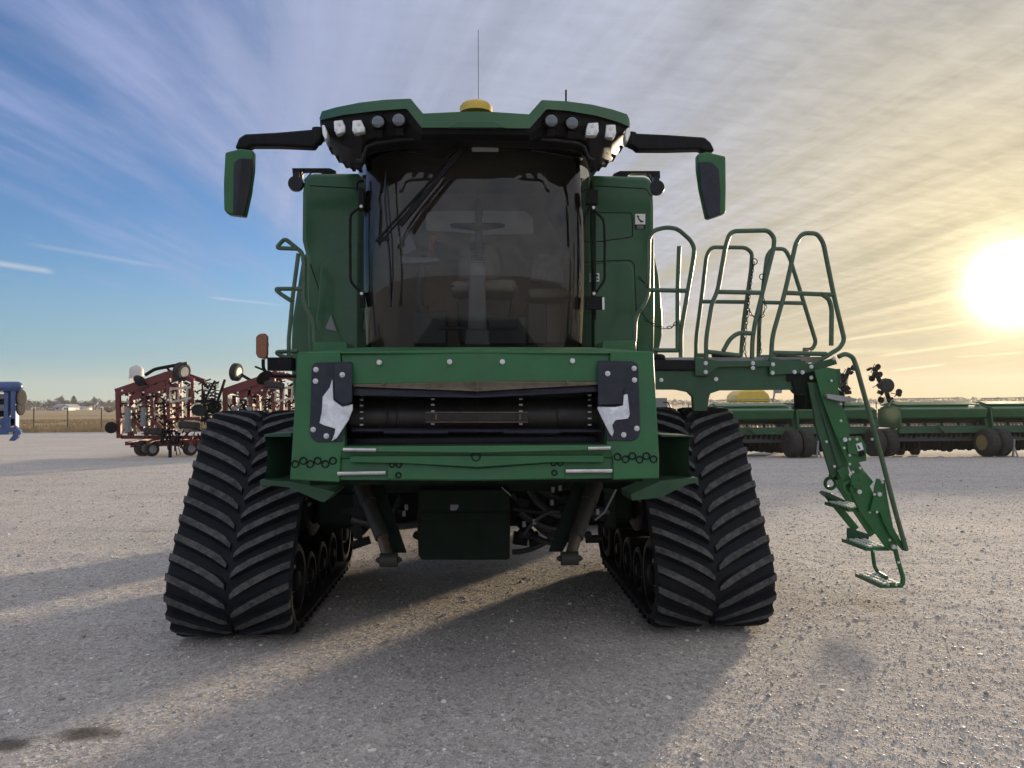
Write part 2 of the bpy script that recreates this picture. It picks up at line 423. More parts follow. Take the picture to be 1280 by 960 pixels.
lw.tube([Q(480, 540, .12), Q(560, 540, .12)], .014, 10); lw.tube([Q(630, 540, .12), Q(700, 540, .12)], .014, 10)
lw.build('drum_guard', NAVY, fh)
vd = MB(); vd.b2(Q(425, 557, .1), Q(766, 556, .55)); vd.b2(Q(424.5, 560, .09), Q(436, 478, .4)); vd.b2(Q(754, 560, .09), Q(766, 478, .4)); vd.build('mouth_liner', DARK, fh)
# black wear plates with bright steel deflectors
def deflector(mir):
    f = (lambda x: x) if not mir else (lambda x: 1187.5 - x)
    g = lambda pts, d: [Q(f(x), y - (1.5 if mir else 0), d + (max(0, x - 416) * .0008 - .004 if abs(d + .022) < 1e-6 else 0)) for x, y in pts]
    b = MB(); b.prism(g([(396, 453), (440, 452), (440, 482), (428, 552), (396, 552.5), (390, 548), (387, 540), (389.5, 462), (391, 456)], -.008), (0, .012, 0))
    b.build('wear_plate', NAVY, fh, bevel=0.002)
    s_ = MB()
    if not mir:
        s_.prism(g([(403, 496), (412, 484), (415, 474), (416, 477), (417, 500), (428, 508), (441, 505), (441, 512), (436, 525), (421, 548), (414, 552), (418, 542), (419, 536), (405, 532), (399, 529), (402, 515)], -.022), (0, .01, 0))
    else:
        s_.prism(g([(403, 494), (408, 495), (409, 508), (419, 510), (440, 509.5), (441, 512), (435, 525), (426, 543), (422, 548), (420, 541), (422, 533), (418, 527), (402, 525), (400, 519)], -.022), (0, .01, 0))
    s_.build('steel_deflector', STEEL_W, fh, bevel=0.003)
    c = MB()
    if not mir: c.prism(g([(417, 456), (440, 455), (440, 503), (430, 507), (418, 499)], -.034), (0, .012, 0))
    else: c.prism(g([(405, 456), (440, 455), (440, 508), (410, 507), (409, 490), (405, 488)], -.034), (0, .012, 0))
    c.build('cover_plate', NAVY, fh, bevel=0.004)
    h = MB()
    for x, y, dd in ((395, 462, -.01), (394.5, 476.5, -.01), (428, 468.5, -.036), (391.5, 537, -.01), (408, 545, -.01)):
        p = g([(x, y)], dd)[0]; h.lathe(p, (0, -1, 0), [(0, .013), (.004, .013), (.005, .009), (.005, .006), (.012, .005), (.012, .001)], 14)
    h.build('bolt', BOLT, fh)
deflector(False); deflector(True)
# bottom beam
bb = MB()
bb.prism([Q(426, 558, -.02), Q(765, 556, -.02), Q(765, 562, -.03), Q(597, 566, -.04), Q(426, 564, -.03)], (0, .10, 0))
bb.prism([Q(426.5, 564, .0), Q(765.5, 562, .0), Q(765.5, 572, .01), Q(597, 574, .01), Q(426.5, 573, .01)], (0, .06, 0))
bb.prism([Q(437, 570, -.015), Q(755, 569, -.015), Q(755, 578, -.015), Q(690, 578, -.015), Q(597, 584, -.015), Q(500, 579, -.015), Q(437, 578, -.015)], (0, .02, 0))
bb.prism([Q(424.5, 573, .02), Q(765.7, 572, .02), Q(765.7, 598, .02), Q(597, 601, .02), Q(424.5, 600, .02)], (0, .05, 0))
bb.prism([Q(484, 577, .012), Q(597, 585.5, .012), Q(706, 577, .012), Q(706, 598, .012), Q(597, 600, .012), Q(484, 599, .012)], (0, .007, 0))
bb.build('bottom_beam', GREEN, fh, bevel=0.003)
lb = MB()
lb.tube([Q(429, 562, -.035), Q(470, 562.5, -.035)], .010, 8); lb.tube([Q(735, 560.5, -.035), Q(763, 560, -.035)], .010, 8)
lb.tube([Q(422, 592, .0), Q(482, 591, .0)], .010, 10); lb.tube([Q(707, 589, .0), Q(765, 588.5, .0)], .010, 10)
lb.build('lock_pin', STEEL, fh)
rg = MB()
def ring(x, y, r=.016, d=-.004):
    c = Q(x, y, d); rg.tube([c + Vector((math.cos(t) * r, 0, math.sin(t) * r)) for t in [k * math.pi / 9 for k in range(18)]], .0034, 6, True)
for x, y in ((369, 580), (379, 576), (387.5, 580), (397, 576), (406.5, 580), (416, 576)): ring(x, y)
for x, y in ((772, 571), (782, 574), (790.5, 570), (799.5, 574.5), (808, 570), (817, 574)): ring(x, y)
for x, y in ((490, 581), (498.5, 581), (498, 594), (692, 579), (700.5, 579), (693, 591)): ring(x, y, .012, .008)
ring(595, 571, .02, -.018)
rg.build('bolt_ring', GREEN_U, fh)
# curved dirt deflectors beside the feeder house
def mud(side):
    b = MB(); pxs = [(331, 543), (331, 548), (334, 565), (333, 585), (331, 603)] if side < 0 else [(866, 544), (862, 550), (861, 567), (862, 585), (866, 600)]
    inn = 375 if side < 0 else 812
    for i in range(4):
        a = U(pxs[i][0], pxs[i][1], 4.35); c = U(pxs[i + 1][0], pxs[i + 1][1], 4.35)
        ai = U(inn, pxs[i][1] - 2, 4.75); ci = U(inn, pxs[i + 1][1] + 2, 4.75)
        b.add([a, c, ci, ai, a + Vector((0, .012, 0)), c + Vector((0, .012, 0)), ci + Vector((0, .012, 0)), ai + Vector((0, .012, 0))],
              [(0, 1, 2, 3), (7, 6, 5, 4), (0, 4, 5, 1), (3, 2, 6, 7), (0, 3, 7, 4), (1, 5, 6, 2)])
    x0, x1 = (330, 364) if side < 0 else (826, 868)
    b.prism([U(x0, 543, 4.35), U(x1, 543 - side * -2, 4.35), U(x1, 546, 4.35), U(x0, 546, 4.35)], (0, .4, 0))
    if side > 0: b.prism([U(826, 601, 4.3), U(872, 597, 4.3), U(873, 603, 4.3), U(858, 606, 4.3), U(826, 622, 4.3), U(790, 626, 4.3), U(788, 618, 4.3)], (0, .3, 0))
    else: b.prism([U(325, 600, 4.3), U(364, 602, 4.3), U(420, 615, 4.3), U(405, 628, 4.3), U(398, 626, 4.3), U(360, 609, 4.3), U(325, 606, 4.3)], (0, .3, 0))
    b.build('mud_deflector', GREEN_D if True else GREEN, comb, bevel=0.003)
mud(-1); mud(1)

# ---- underbody ----------------------------------------------------
ub = MB()
ub.b2((-1.08, 5.60, .56), (1.02, 6.1, 1.15)); ub.b2((-.95, 6.1, .78), (.9, 7.3, 1.3)); ub.b2((-.95, 7.3, .72), (.95, 9.2, 1.3)); ub.b2((-.8, 5.0, .88), (.74, 5.7, 1.1))
ub.b2((-1.15, 5.5, .60), (-.72, 5.95, 1.2)); ub.b2((.66, 5.5, .60), (1.09, 5.95, 1.2))
ub.b2((U(440, 0, 5.3).x, 5.3, .58), (U(458, 0, 5.3).x, 5.5, .85)); ub.b2((U(748, 0, 5.3).x, 5.3, .58), (U(764, 0, 5.3).x, 5.5, .85))
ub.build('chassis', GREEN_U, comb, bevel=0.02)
bx = MB(); Y = 4.85
bx.prism([U(523, 612, Y), U(637, 612, Y), U(638, 655, Y), U(637, 699, Y), U(632, 700, Y), U(527, 700, Y), U(523, 694, Y), U(521, 650, Y)], (0, .5, 0))
bx.prism([U(526, 640, Y - .015), U(635, 640, Y - .015), U(635, 654, Y - .03), U(526, 654, Y - .03)], (0, .014, 0))
bx.build('stone_trap_cover', GREEN_U, comb, bevel=0.015)
badge = MB(); badge.prism([U(563, 631, Y - .003), U(573, 631, Y - .003), U(573, 634, Y - .003), U(570, 638, Y - .003), U(563, 638, Y - .003)], (0, .003, 0)); badge.build('cover_latch', GREYP, comb)
def lift(side):
    pts = [(452, 606), (468, 640), (478, 672), (486, 700)] if side < 0 else [(744, 604), (731, 640), (720, 672), (712, 698)]
    P = [U(x, y, 4.75 - .35 * i / 3) for i, (x, y) in enumerate(pts)]
    b = MB(); b.tube([P[0], P[2]], .044, 16); b.tube([P[0], P[0] + (P[2] - P[0]) * .35], .052, 16)
    b.lathe(P[3] - Vector((.05, 0, 0)), (1, 0, 0), [(0, .03), (.0, .04), (.10, .04), (.10, .03)], 16)
    for q in (-1, 1): b.lathe(P[3] + Vector((q * .052, 0, 0)), (q, 0, 0), [(0, .018), (.012, .018), (.012, .012), (.022, .010)], 10)
    o = b.build('lift_cylinder', CYL, comb, bevel=0.004)
    r = MB(); r.tube([P[2], P[3]], .033, 14); r.build('piston_rod', RUST, o)
    g = MB(); s = -1 if side < 0 else 1
    g.prism([P[0] + Vector((-.09, .08, .08)), P[0] + Vector((.09, .08, .08)), P[3] + Vector((.03 - s * .06, .1, .02)), P[3] + Vector((-.05 - s * .06, .1, .02))], (0, .02, 0)); g.build('cylinder_bracket', GREEN_U, o)
lift(-1); lift(1)
hz = MB(); rr = random.Random(11)
for k, (x0, y0, x1, y1, sag) in enumerate([(640, 618, 700, 668, 22), (645, 625, 706, 676, 26), (650, 640, 712, 660, 18), (648, 655, 700, 680, 12), (660, 612, 720, 640, 30), (500, 620, 470, 665, 16), (505, 618, 465, 650, 20), (440, 650, 522, 655, 10),
                                           (655, 668, 700, 640, -18), (640, 690, 690, 672, 10), (668, 605, 730, 618, 22), (642, 636, 762, 640, 8)]):
    a = U(x0, y0, 4.95 + rr.uniform(0, .3)); b = U(x1, y1, 4.9 + rr.uniform(0, .3)); m_ = (a + b) / 2 + Vector((0, 0, -sag / F * 5))
    pts = [a * (1 - t) ** 2 + m_ * 2 * t * (1 - t) + b * t * t for t in [i / 10 for i in range(11)]]
    hz.tube(pts, rr.choice((.013, .018, .024)), 8)
tag(hz.build('hydraulic_hoses', HOSE, comb), kind='stuff')
fit = MB()
for k in range(46):
    px = rr.choice((rr.uniform(436, 520), rr.uniform(640, 762))); py = rr.uniform(608, 680); Yq = 5.0 + rr.uniform(0, .45)
    p = U(px, py, Yq)
    if rr.random() < .5: fit.box(p, (rr.uniform(.03, .12), rr.uniform(.03, .1), rr.uniform(.03, .12)), Matrix.Rotation(rr.uniform(-.5, .5), 3, 'Y'))
    else: fit.cyl(p, p + Vector((rr.uniform(-.12, .12), rr.uniform(-.05, .05), rr.uniform(-.06, .06))), rr.uniform(.012, .035), 10)
tag(fit.build('underbody_fittings', BLACK, comb, bevel=0.004), kind='stuff')
fit2 = MB()
for (x, y) in ((459, 615), (470, 622), (508, 634), (505, 642), (691, 612), (655, 655), (668, 652), (700, 610), (747, 640), (690, 628)): fit2.box(U(x, y, 4.95), (.02, .02, .035)); 
fit2.tube([U(627, 609, 4.6), U(639, 620, 4.6)], .004, 6); fit2.tube([U(770, 612, 4.5), U(756, 640, 4.55), U(744, 650, 4.6)], .006, 6)
tag(fit2.build('underbody_clips', GREYP, comb), kind='stuff')
rw = MB()
for sd in (-1, 1):
    x = CX + sd * 1.5
    rw.lathe((x - .30, 9.35, .76), (1, 0, 0), [(0, .35), (0, .6), (.04, .7), (.1, .755), (.50, .755), (.56, .7), (.60, .6), (.60, .35)], 40)
rw.build('rear_wheel', TYRE, comb)
ra = MB(); ra.cyl((-1.4, 9.35, .76), (1.35, 9.35, .76), .09, 12); ra.b2((-.3, 9.1, .6), (.3, 9.6, 1.2)); ra.build('rear_axle', GREEN_U, comb)

# ---- body behind the cab ------------------------------------------
bp = MB()
Y = 6.25
left = [(455, 215.5), (392, 216), (385, 217.5), (379.5, 223), (377.5, 240), (377, 300), (380, 312), (383, 320), (385, 450), (455, 450)]
right = [(738, 218), (806, 220), (813, 222.5), (816.5, 230), (818, 260), (818.5, 300), (819, 380), (818, 450), (738, 450)]
bp.prism([U(x, y, Y) for x, y in left], (0, 3.6, 0)); bp.prism([U(x, y, Y) for x, y in right], (0, 3.6, 0))
bp.b2((-1.2, 7.1, 1.3), (1.1, 10.4, 3.0)); bp.b2((-1.35, 8.0, 1.1), (1.3, 10.2, 2.4))
bp.build('body_panel', GREEN_B, comb, bevel=0.035, seg=3)
sp = MB(); Y = 6.5
sp.prism([U(383, 312, Y), U(376, 330, Y), (U(365, 400, Y)), U(363, 450, Y), U(372, 560, Y), U(392, 560, Y), U(390, 316, Y)], (0, 2.5, 0))
sp.prism([U(812, 300, 7.0), U(817, 312, 7), U(824, 345, 7), U(828.5, 395, 7), U(828, 420, 7), U(822, 446, 7), U(808, 446, 7)], (0, 1.8, 0))
sp.build('side_shield', GREEN_B, comb, bevel=0.02)
ds = MB(); Y = 6.25
def seam(pts, closed=False):
    ds.tube(fillet([U(x, y, Y - .001) for x, y in pts], .02, 3, closed), .004, 4, closed)
seam([(741, 265.5), (790, 266), (791, 296), (741, 303)]); seam([(741, 327), (788, 325), (793, 330), (796, 400), (797, 445)])
seam([(388, 330), (402, 372), (412, 395), (418, 428)]); seam([(388, 232), (455, 236)]); seam([(741, 232), (808, 236), (814, 246)])
ds.build('panel_seam', DARK, comb)
lp = MB()        # raised lower panels both sides of the cab
lp.prism([U(402, 330, 6.24), U(455, 300, 6.24), U(458, 440, 6.24), U(405, 440, 6.24), U(396, 400, 6.24)], (0, -.04, 0))
lp.prism([U(741, 329, 6.24), U(786, 328, 6.24), U(792, 340, 6.24), U(794, 440, 6.24), U(741, 440, 6.24)], (0, -.03, 0))
lp.build('service_door', GREEN_B, comb, bevel=0.015, seg=3)
vs_ = MB(); vs_.prism([U(407, 410, 6.19), U(414, 393, 6.19), U(421, 414, 6.19), U(410, 412, 6.19)], (0, -.006, 0)); vs_.prism([U(430, 313, 6.24), U(447, 313.5, 6.24), U(447, 318, 6.24), U(430, 316, 6.24)], (0, -.008, 0)); vs_.build('reflective_strip', GREYP, comb)
st = MB()
st.prism([U(391.5, 428, 5.5), U(433.5, 427.5, 5.5), U(433.5, 442, 5.5), U(391, 442, 5.5)], (0, .35, 0)); st.prism([U(753, 426, 5.5), U(795, 425.5, 5.5), U(795.5, 439.5, 5.5), U(753, 440, 5.5)], (0, .35, 0))
st.build('step_bracket', GREEN, comb, bevel=0.008)
# decals
dc = MB(); Y = 6.245
dc.prism([U(794, 267.5, Y), U(806.5, 267.5, Y), U(806.5, 280.5, Y), U(794, 280.5, Y)], (0, -.003, 0), 0)
dc.prism([U(794, 281, Y), U(806.5, 281, Y), U(806.5, 286.3, Y), U(794, 286.3, Y)], (0, -.003, 0), 1)
dc.tube([U(797, 270, Y - .006), U(799, 274, Y - .006), U(803, 277.5, Y - .006)], .005, 4, mi=1); dc.ball(U(797.5, 270.5, Y - .006), (.009, .002, .009), mi=1)
dc.tube([U(800, 277, Y - .006), U(804.5, 276.5, Y - .006)], .004, 4, mi=1)
for k in range(3): dc.tube([U(796, 282.5 + k * 1.3, Y - .006), U(804.5, 282.5 + k * 1.3, Y - .006)], .0012, 4, mi=0)
dc.prism([U(742, 341.5, 6.15), U(749, 341.5, 6.15), U(749, 352, 6.15), U(742, 352, 6.15)], (0, -.003, 0), 0)
dc.box(U(745.8, 344.5, 6.14), (.022, .003, .02), None, 1); dc.box(U(744.8, 348.5, 6.14), (.012, .003, .02), None, 1); dc.box(U(747, 349, 6.14), (.012, .003, .015), None, 1)
tag(dc.build('safety_decal', [WHITE, BLACK], comb), 'small white and black pictogram decals on the right body panel')

# ---- cab ------------------------------------------------------------
cab = bpy.data.objects.new('cab', None); COL.objects.link(cab); cab.parent = comb
ZB, ZT = 1.84, 3.30
def WS(u, v, d=0.0):
    u = u * 2 - 1
    hw = .816 - .012 * v
    hw = hw * (1 - .015 * math.cos(math.pi * v) ** 4)
    s = math.copysign(abs(math.sin(u * math.pi / 2 * .94)) / math.sin(math.pi / 2 * .94), u)
    y = 5.38 + .42 * (1 - math.sqrt(max(0, 1 - (.955 * abs(s)) ** 2.6))) / .9 - .07 * math.sin(math.pi * v) + .05 * (1 - v) + d
    return Vector((CX + .00 + s * hw, y, ZB + (ZT - ZB) * v))
w = MB(); w.grid(WS, 40, 16); w.build('windshield', GLASS, cab, recalc=False)
sg = MB()
for sd in (0, 1):
    s = -1 if sd == 0 else 1
    def SG(u, v): 
        p = WS(sd, v); q = Vector((CX + s * (.955 - .012 * v), 6.22, p.z)); 
        r = p.lerp(q, u); r.x += s * .02 * math.sin(math.pi * u); return r
    sg.grid(SG, 8, 12)
sg.build('side_window', GLASS_S, cab)
pil = MB()
for sd in (0, 1):
    s = -1 if sd == 0 else 1
    pil.tube([WS(sd, v / 10) + Vector((-s * .015, .025, 0)) for v in range(11)], .014, 8)
    q0 = Vector((CX + s * .90, 6.28, ZB)); q1 = Vector((CX + s * .89, 6.28, ZT)); pil.bar(q0, q1, .09, .09)
pil.tube([WS(i / 24, .0) + Vector((0, .03, .0)) for i in range(25)], .022, 8); pil.tube([WS(i / 24, .995) + Vector((0, .03, 0)) for i in range(25)], .03, 8)
pil.build('cab_frame', BLACK, cab)
cf = MB(); cf.b2((CX - .93, 5.55, ZB - .12), (CX + .93, 6.85, ZB - .01)); cf.build('cab_floor', TRIM_D, cab)
cb = MB()
cb.b2((CX - .93, 6.82, ZB - .1), (CX + .93, 6.87, 2.72), 0)
cb.b2((CX - .93, 6.82, 2.72), (CX + .93, 6.87, ZT + .05), 0)
cb.build('cab_rear_wall', TRIM, cab)
rwn = MB(); rwn.prism([U(x, y, 6.80) for x, y in [(533, 266), (545, 263.5), (656, 263.5), (666, 272), (667, 292), (606, 293), (570, 290), (532, 288)]], (0, .01, 0)); rwn.build('rear_window', WHITE, cab, bevel=.0)
hl = MB(); hl.b2((CX - .93, 5.6, ZT + .02), (CX + .93, 6.8, ZT + .06)); hl.build('headliner', TRIM, cab)
def seat(px0, px1, ytop, ycush, ybot, Yb, arm=True):
    o = bpy.data.objects.new('seat', None); COL.objects.link(o); return o
def soft(name, pts, Y, th, m, par, bev=.05):
    b = MB(); b.prism([U(x, y, Y) for x, y in pts], (0, th, 0)); return b.build(name, m, par, bevel=bev, seg=4)
soft('seat_backrest', [(574, 312), (580, 304), (615, 303), (624, 312), (627, 352), (570, 352)], 6.35, .14, SEAT, cab)
soft('seat_cushion', [(564, 350), (645, 348), (647, 364), (562, 364)], 5.95, .5, SEAT, cab, .06)
soft('passenger_backrest', [(667, 320), (672, 317), (698, 317), (703, 322), (707, 352), (662, 352)], 6.35, .1, SEAT, cab)
soft('passenger_cushion', [(660, 360), (717, 360), (718, 372), (659, 372)], 5.95, .4, SEAT, cab)
soft('passenger_base', [(676, 383), (702, 383), (704, 430), (674, 430)], 6.0, .4, TRIM, cab, .02)
soft('seat_pedestal', [(570, 372), (640, 372), (636, 430), (574, 430)], 6.2, .3, TRIM_D, cab, .03)
c = MB()
c.prism([U(589, 293, 5.95), U(605, 293, 5.95), U(606, 330, 5.9), U(609, 430, 5.75), U(584, 430, 5.75), U(587, 330, 5.9)], (0, .09, 0))
c.prism([U(582, 411, 5.66), U(611, 411, 5.66), U(613, 432, 5.66), U(581, 432, 5.66)], (0, .1, 0))
c.build('steering_column', GREYP, cab, bevel=.015)
sw = MB(); p = U(597, 282, 6.0)
sw.tube([p + Vector((math.cos(t) * .2, math.sin(t) * .18, math.sin(t) * .05)) for t in [i * math.pi / 14 for i in range(28)]], .016, 8, True)
sw.tube([p + Vector((-.19, 0, 0)), p + Vector((0, 0, -.03)), p + Vector((.19, 0, 0))], .018, 8); sw.ball(p + Vector((0, 0, -.02)), (.06, .05, .03)); sw.build('steering_wheel', BLACK, cab)
kb = MB()
kb.tube([U(598, 234, 5.9), U(598, 262, 5.9)], .006, 6); kb.ball(U(598.5, 262, 5.9), (.035, .03, .1)); kb.tube([U(598, 270, 5.9), U(599, 325, 5.9)], .03, 10)
kb.b2(U(516, 430, 5.85), U(560, 394, 6.1)); kb.b2(U(610, 430, 5.85), U(655, 400, 6.1)); kb.tube([U(548, 410, 5.7), U(582, 410, 5.7)], .014, 8); kb.tube([U(612, 410, 5.7), U(647, 410, 5.7)], .014, 8)
kb.b2(U(524, 396, 5.9), U(536, 383, 6.0)); kb.b2(U(660, 430, 5.85), U(680, 384, 6.1))
kb.tube([U(530, 320, 6.0), U(524, 360, 6.0), U(528, 420, 6.0)], .03, 8)
kb.build('console', TRIM_D, cab, bevel=.01)
ml = MB()
for i in range(9): ml.box(U(597, 304 + i * 3.1, 5.93), (.11, .06, .010))
ml.build('column_bellows', TRIM_D, cab)
dsply = MB(); dsply.prism([U(494, 300, 5.9), U(509, 283, 5.9), U(521, 312, 5.9), U(506, 318, 5.9)], (.0, .03, 0)); dsply.prism([U(500, 320, 5.95), U(548, 322, 5.95), U(548, 327, 5.95), U(500, 330, 5.95)], (0, .1, 0)); dsply.build('display', GREYP, cab, bevel=.005)
ot = MB(); ot.ball(U(543, 297, 5.9), (.035, .03, .03)); ot.tube([U(542, 299, 5.9), U(539, 307, 5.9), U(540, 317, 5.9)], .022, 8); ot.tube([U(545, 297, 5.9), U(549, 303, 5.9)], .014, 6); ot.build('orange_glove', ORANGE, cab)
pp = MB(); pp.b2(U(713, 400, 5.84), U(719.5, 415, 5.845)); pp.b2(U(590, 189, 5.36), U(623, 184, 5.37)); pp.build('paper_notice', PALE, cab)
sh = MB(); sh.prism([U(620, 188, 6.6), U(720, 188, 6.6), U(722, 330, 6.6), U(700, 300, 6.6), (U(672, 240, 6.6))], (0, .02, 0)); sh.build('sunshade', TRIM_D, cab)

# ---- roof / visor -----------------------------------------------------
def interp(tab, x):
    if x <= tab[0][0]: return tab[0][1]
    for (a, b), (c_, d) in zip(tab, tab[1:]):
        if x <= c_: return b + (d - b) * (x - a) / (c_ - a)
    return tab[-1][1]
TOPL = [(400, 147), (403, 138.5), (420, 133.5), (450, 127.5), (480, 124), (512, 122.5), (514, 123), (529, 141), (575, 139), (595, 138.5), (615, 139), (661, 142), (676, 125), (678, 124.2), (710, 126), (740, 130), (765, 136), (783, 142), (786, 148), (787, 156)]
LOWL = [(400, 151), (403, 150), (430, 144), (470, 139), (505, 136.5), (509, 137), (527, 160), (560, 160), (662, 161), (682, 138), (685, 137), (710, 139), (745, 145), (770, 152), (785, 158), (787, 160)]
BLKL = [(400, 156), (403, 168), (410, 184), (418, 194), (426, 203), (438, 211), (452, 213), (458, 196), (470, 191), (500, 187), (597, 184), (690, 187), (722, 191), (732, 197), (737, 213), (750, 211), (764, 202), (775, 188), (783, 178), (787, 162)]
xs = sorted(set([a for a, _ in TOPL] + [a for a, _ in LOWL] + [a for a, _ in BLKL] + list(range(404, 786, 8))))
def vy(px): return 4.95 + .42 * abs((px - 593.5) / 193.5) ** 3
gr = MB(); rows = []
for px in xs:
    y = vy(px); t = U(px, interp(TOPL, px), y + .05); 
    rows.append([Vector((CX + (t.x - CX) * .9, 7.0, t.z - .02)), Vector((t.x, y + .09, t.z + .004)), t + Vector((0, -.02, -.012)), U(px, interp(LOWL, px) - .6, y), U(px, interp(LOWL, px), y + .02), U(px, interp(LOWL, px), y + .06)])
n = len(rows[0]); vs = [p for r_ in rows for p in r_]
fs = [(i * n + j, i * n + j + 1, (i + 1) * n + j + 1, (i + 1) * n + j) for i in range(len(rows) - 1) for j in range(n - 1)]
gr.add(vs, fs)
roof = bpy.data.objects.new('roof', None); COL.objects.link(roof); roof.parent = comb
gr.build('roof_cap', GREEN_B, roof, sharp=.45)
bk = MB(); rows = []
for px in xs:
    y = vy(px); lo = interp(LOWL, px); bl_ = interp(BLKL, px)
    edge = bl_ > 205
    rows.append([U(px, lo - 1, y + .04), U(px, lo + (bl_ - lo) * .30, y + .05), U(px, lo + (bl_ - lo) * .62, y + .10), U(px, bl_ - 2, y + .26), U(px, bl_, y + .33), U(px, bl_ - 2, 5.75), U(px, lo - 2, 5.85)])
n = len(rows[0]); vs = [p for r_ in rows for p in r_]
fs = [(i * n + j, i * n + j + 1, (i + 1) * n + j + 1, (i + 1) * n + j) for i in range(len(rows) - 1) for j in range(n - 1)]
bk.add(vs, fs)
for (a, b) in ((415, 450), (740, 775)):   # stepped ribs under the pods
    for k in range(5):
        px = a + (b - a) * k / 4; bk.box(U(px, interp(BLKL, px) - 1.5, vy(px) + .3), (.022, .12, .016))
bk.build('visor_housing', BLACK, roof, sharp=.4)
br = MB(); y_ = lambda px: vy(px) - .004 + .04
br.tube([U(x, interp(BLKL, x) - 12 + 0 * x, vy(x) + .07) for x in range(446, 520, 6)], .012, 8); br.tube([U(x, interp(BLKL, x) - 12, vy(x) + .07) for x in range(676, 744, 6)], .012, 8)
br.build('visor_rail', BLACK_G, roof)
def face_y(px, py):
    lo = interp(LOWL, px); bl_ = interp(BLKL, px); t = (py - lo) / (bl_ - lo)
    return vy(px) + .05 + max(0, t - .3) * .16
lw_ = []
for (pts, cx_, cy_) in (([(417, 151), (428, 149.5), (432, 158), (431.5, 165), (420, 168), (417.5, 160)], 424, 159),
                        ([(440.5, 150.5), (451.5, 149.5), (456.5, 160), (456, 165), (443, 166.5), (440, 163)], 448, 158.5),
                        ([(735, 153.5), (748, 152.8), (748.5, 164), (746, 169), (732, 169.5), (732.5, 161)], 740.5, 161),
                        ([(757.5, 155.5), (769.5, 155.5), (770.5, 167), (767, 172.5), (756, 171), (757, 163)], 763.5, 164)):
    y = face_y(cx_, cy_) - .045
    b = MB(); b.prism([U(x, yy, y) for x, yy in pts], (0, .06, 0)); o = b.build('work_light', LAMPW, roof, bevel=.006)
    l = MB()
    for dx, dy in ((0, -3.5), (-4, 4), (4, 4)):
        l.lathe(U(cx_ + dx, cy_ + dy, y - .001), (0, -1, 0), [(0, .011), (.004, .011), (.004, .008), (.002, .004), (.002, .001)], 10)
    l.build('lamp_lens', CHROME, o)
for cx_, cy_ in ((472, 151.5), (498, 149), (689.5, 150), (715.5, 153)):
    y = face_y(cx_, cy_) - .05; p = U(cx_, cy_, y)
    b = MB(); b.lathe(p + Vector((0, .09, 0)), (0, -1, 0), [(0, .05), (.085, .05), (.09, .046), (.085, .042)], 24); b.bar(p + Vector((0, .04, -.04)), p + Vector((0, .06, -.085)), .05, .03)
    o = b.build('round_work_light', BLACK, roof)
    l = MB(); l.lathe(p + Vector((0, .01, 0)), (0, -1, 0), [(0, .043), (.004, .042), (.010, .03), (.013, .012), (.0135, .001)], 24); l.build('lamp_lens', LENS, o)
for pts, Y_ in (([(402, 156), (405.5, 156), (409, 166), (408.5, 174), (406, 174), (403, 167)], 5.22), ([(783, 161), (786.5, 158.5), (788, 162), (788, 168), (784.5, 177.5), (782, 176), (781.5, 168)], 5.22)):
    b = MB(); b.prism([U(x, y, Y_) for x, y in pts], (0, .1, 0)); b.build('side_marker_light', LAMPW, roof, bevel=.006)
# small ribs and raised centre
rc = MB(); 

rc.prism([U(560, 159.5, 4.93), U(573, 151, 4.93), U(620, 151, 4.93), U(632, 159.5, 4.93)], (0, .02, 0)); rc.build('roof_rib', GREEN_B, roof, bevel=.004)
gp = MB(); p = U(595, 134, 5.6); gp.lathe(p + Vector((0, 0, -.05)), (0, 0, 1), [(0, .12), (.045, .12), (.05, .11), (.062, .108), (.075, .09), (.082, .05), (.083, .001)], 32); gp.build('receiver_dome', YELLOW, roof)
an = MB(); an.tube([U(598, 132, 5.9), U(597.8, 37, 5.9)], .0022, 5); an.build('whip_antenna', BLACK, roof)
an = MB(); an.tube([U(707.5, 127, 5.5), U(707.5, 112.5, 5.5)], .007, 8); an.build('short_antenna', BLACK, roof)

# ---- wipers, handles ------------------------------------------------
wp = MB()
wp.tube([U(592, 176, 5.24), U(566, 196, 5.24), U(470, 302, 5.30)], .010, 8); wp.tube([U(582, 178, 5.25), U(560, 196, 5.25), U(512, 262, 5.26), U(478, 300, 5.30)], .007, 8)
wp.bar(U(580, 184, 5.22), U(500, 282, 5.26), .025, .03)
wp.bar(U(474, 300, 5.30), U(486, 297, 5.29), .02, .03)
wp.build('wiper_arm', BLACK, cab)
wb = MB(); wb.tube([U(483, 212, 5.40), U(481, 250, 5.36), U(485, 300, 5.33), U(488, 340, 5.34), U(488, 384, 5.38)], .008, 6); wb.tube([U(483, 212, 5.41), U(486, 260, 5.37), U(490, 300, 5.35), U(491, 345, 5.36), U(488, 384, 5.4)], .006, 6); wb.build('wiper_blade', BLACK_G, cab)
w2 = MB(); w2.tube([U(492, 188, 5.33), U(540, 195, 5.26), U(556, 197, 5.25)], .006, 6); w2.tube([U(476, 195, 5.4), U(500, 190, 5.33)], .01, 6); w2.tube([U(665, 188, 5.2), U(715, 197, 5.35)], .006, 6); w2.build('washer_tube', BLACK, cab)
def handle(pts, blocks, Y=5.62):
    b = MB()
    for seg in pts: b.tube(fillet([U(x, y, Y) for x, y in seg], .03, 3), .010, 8)
    for (x0, y0, x1, y1) in blocks: b.b2(U(x0, y1, Y - .03), U(x1, y0, Y + .03))
    o = b.build('grab_handle', BLACK, cab)
    return o
handle([[(447, 238), (446, 228), (455, 225)], [(452, 258), (438, 268), (437.5, 300), (438, 352), (452, 367)], [(452, 258), (461, 275), (462, 300)]], [(449, 238, 456, 262), (450, 366, 457, 383)])
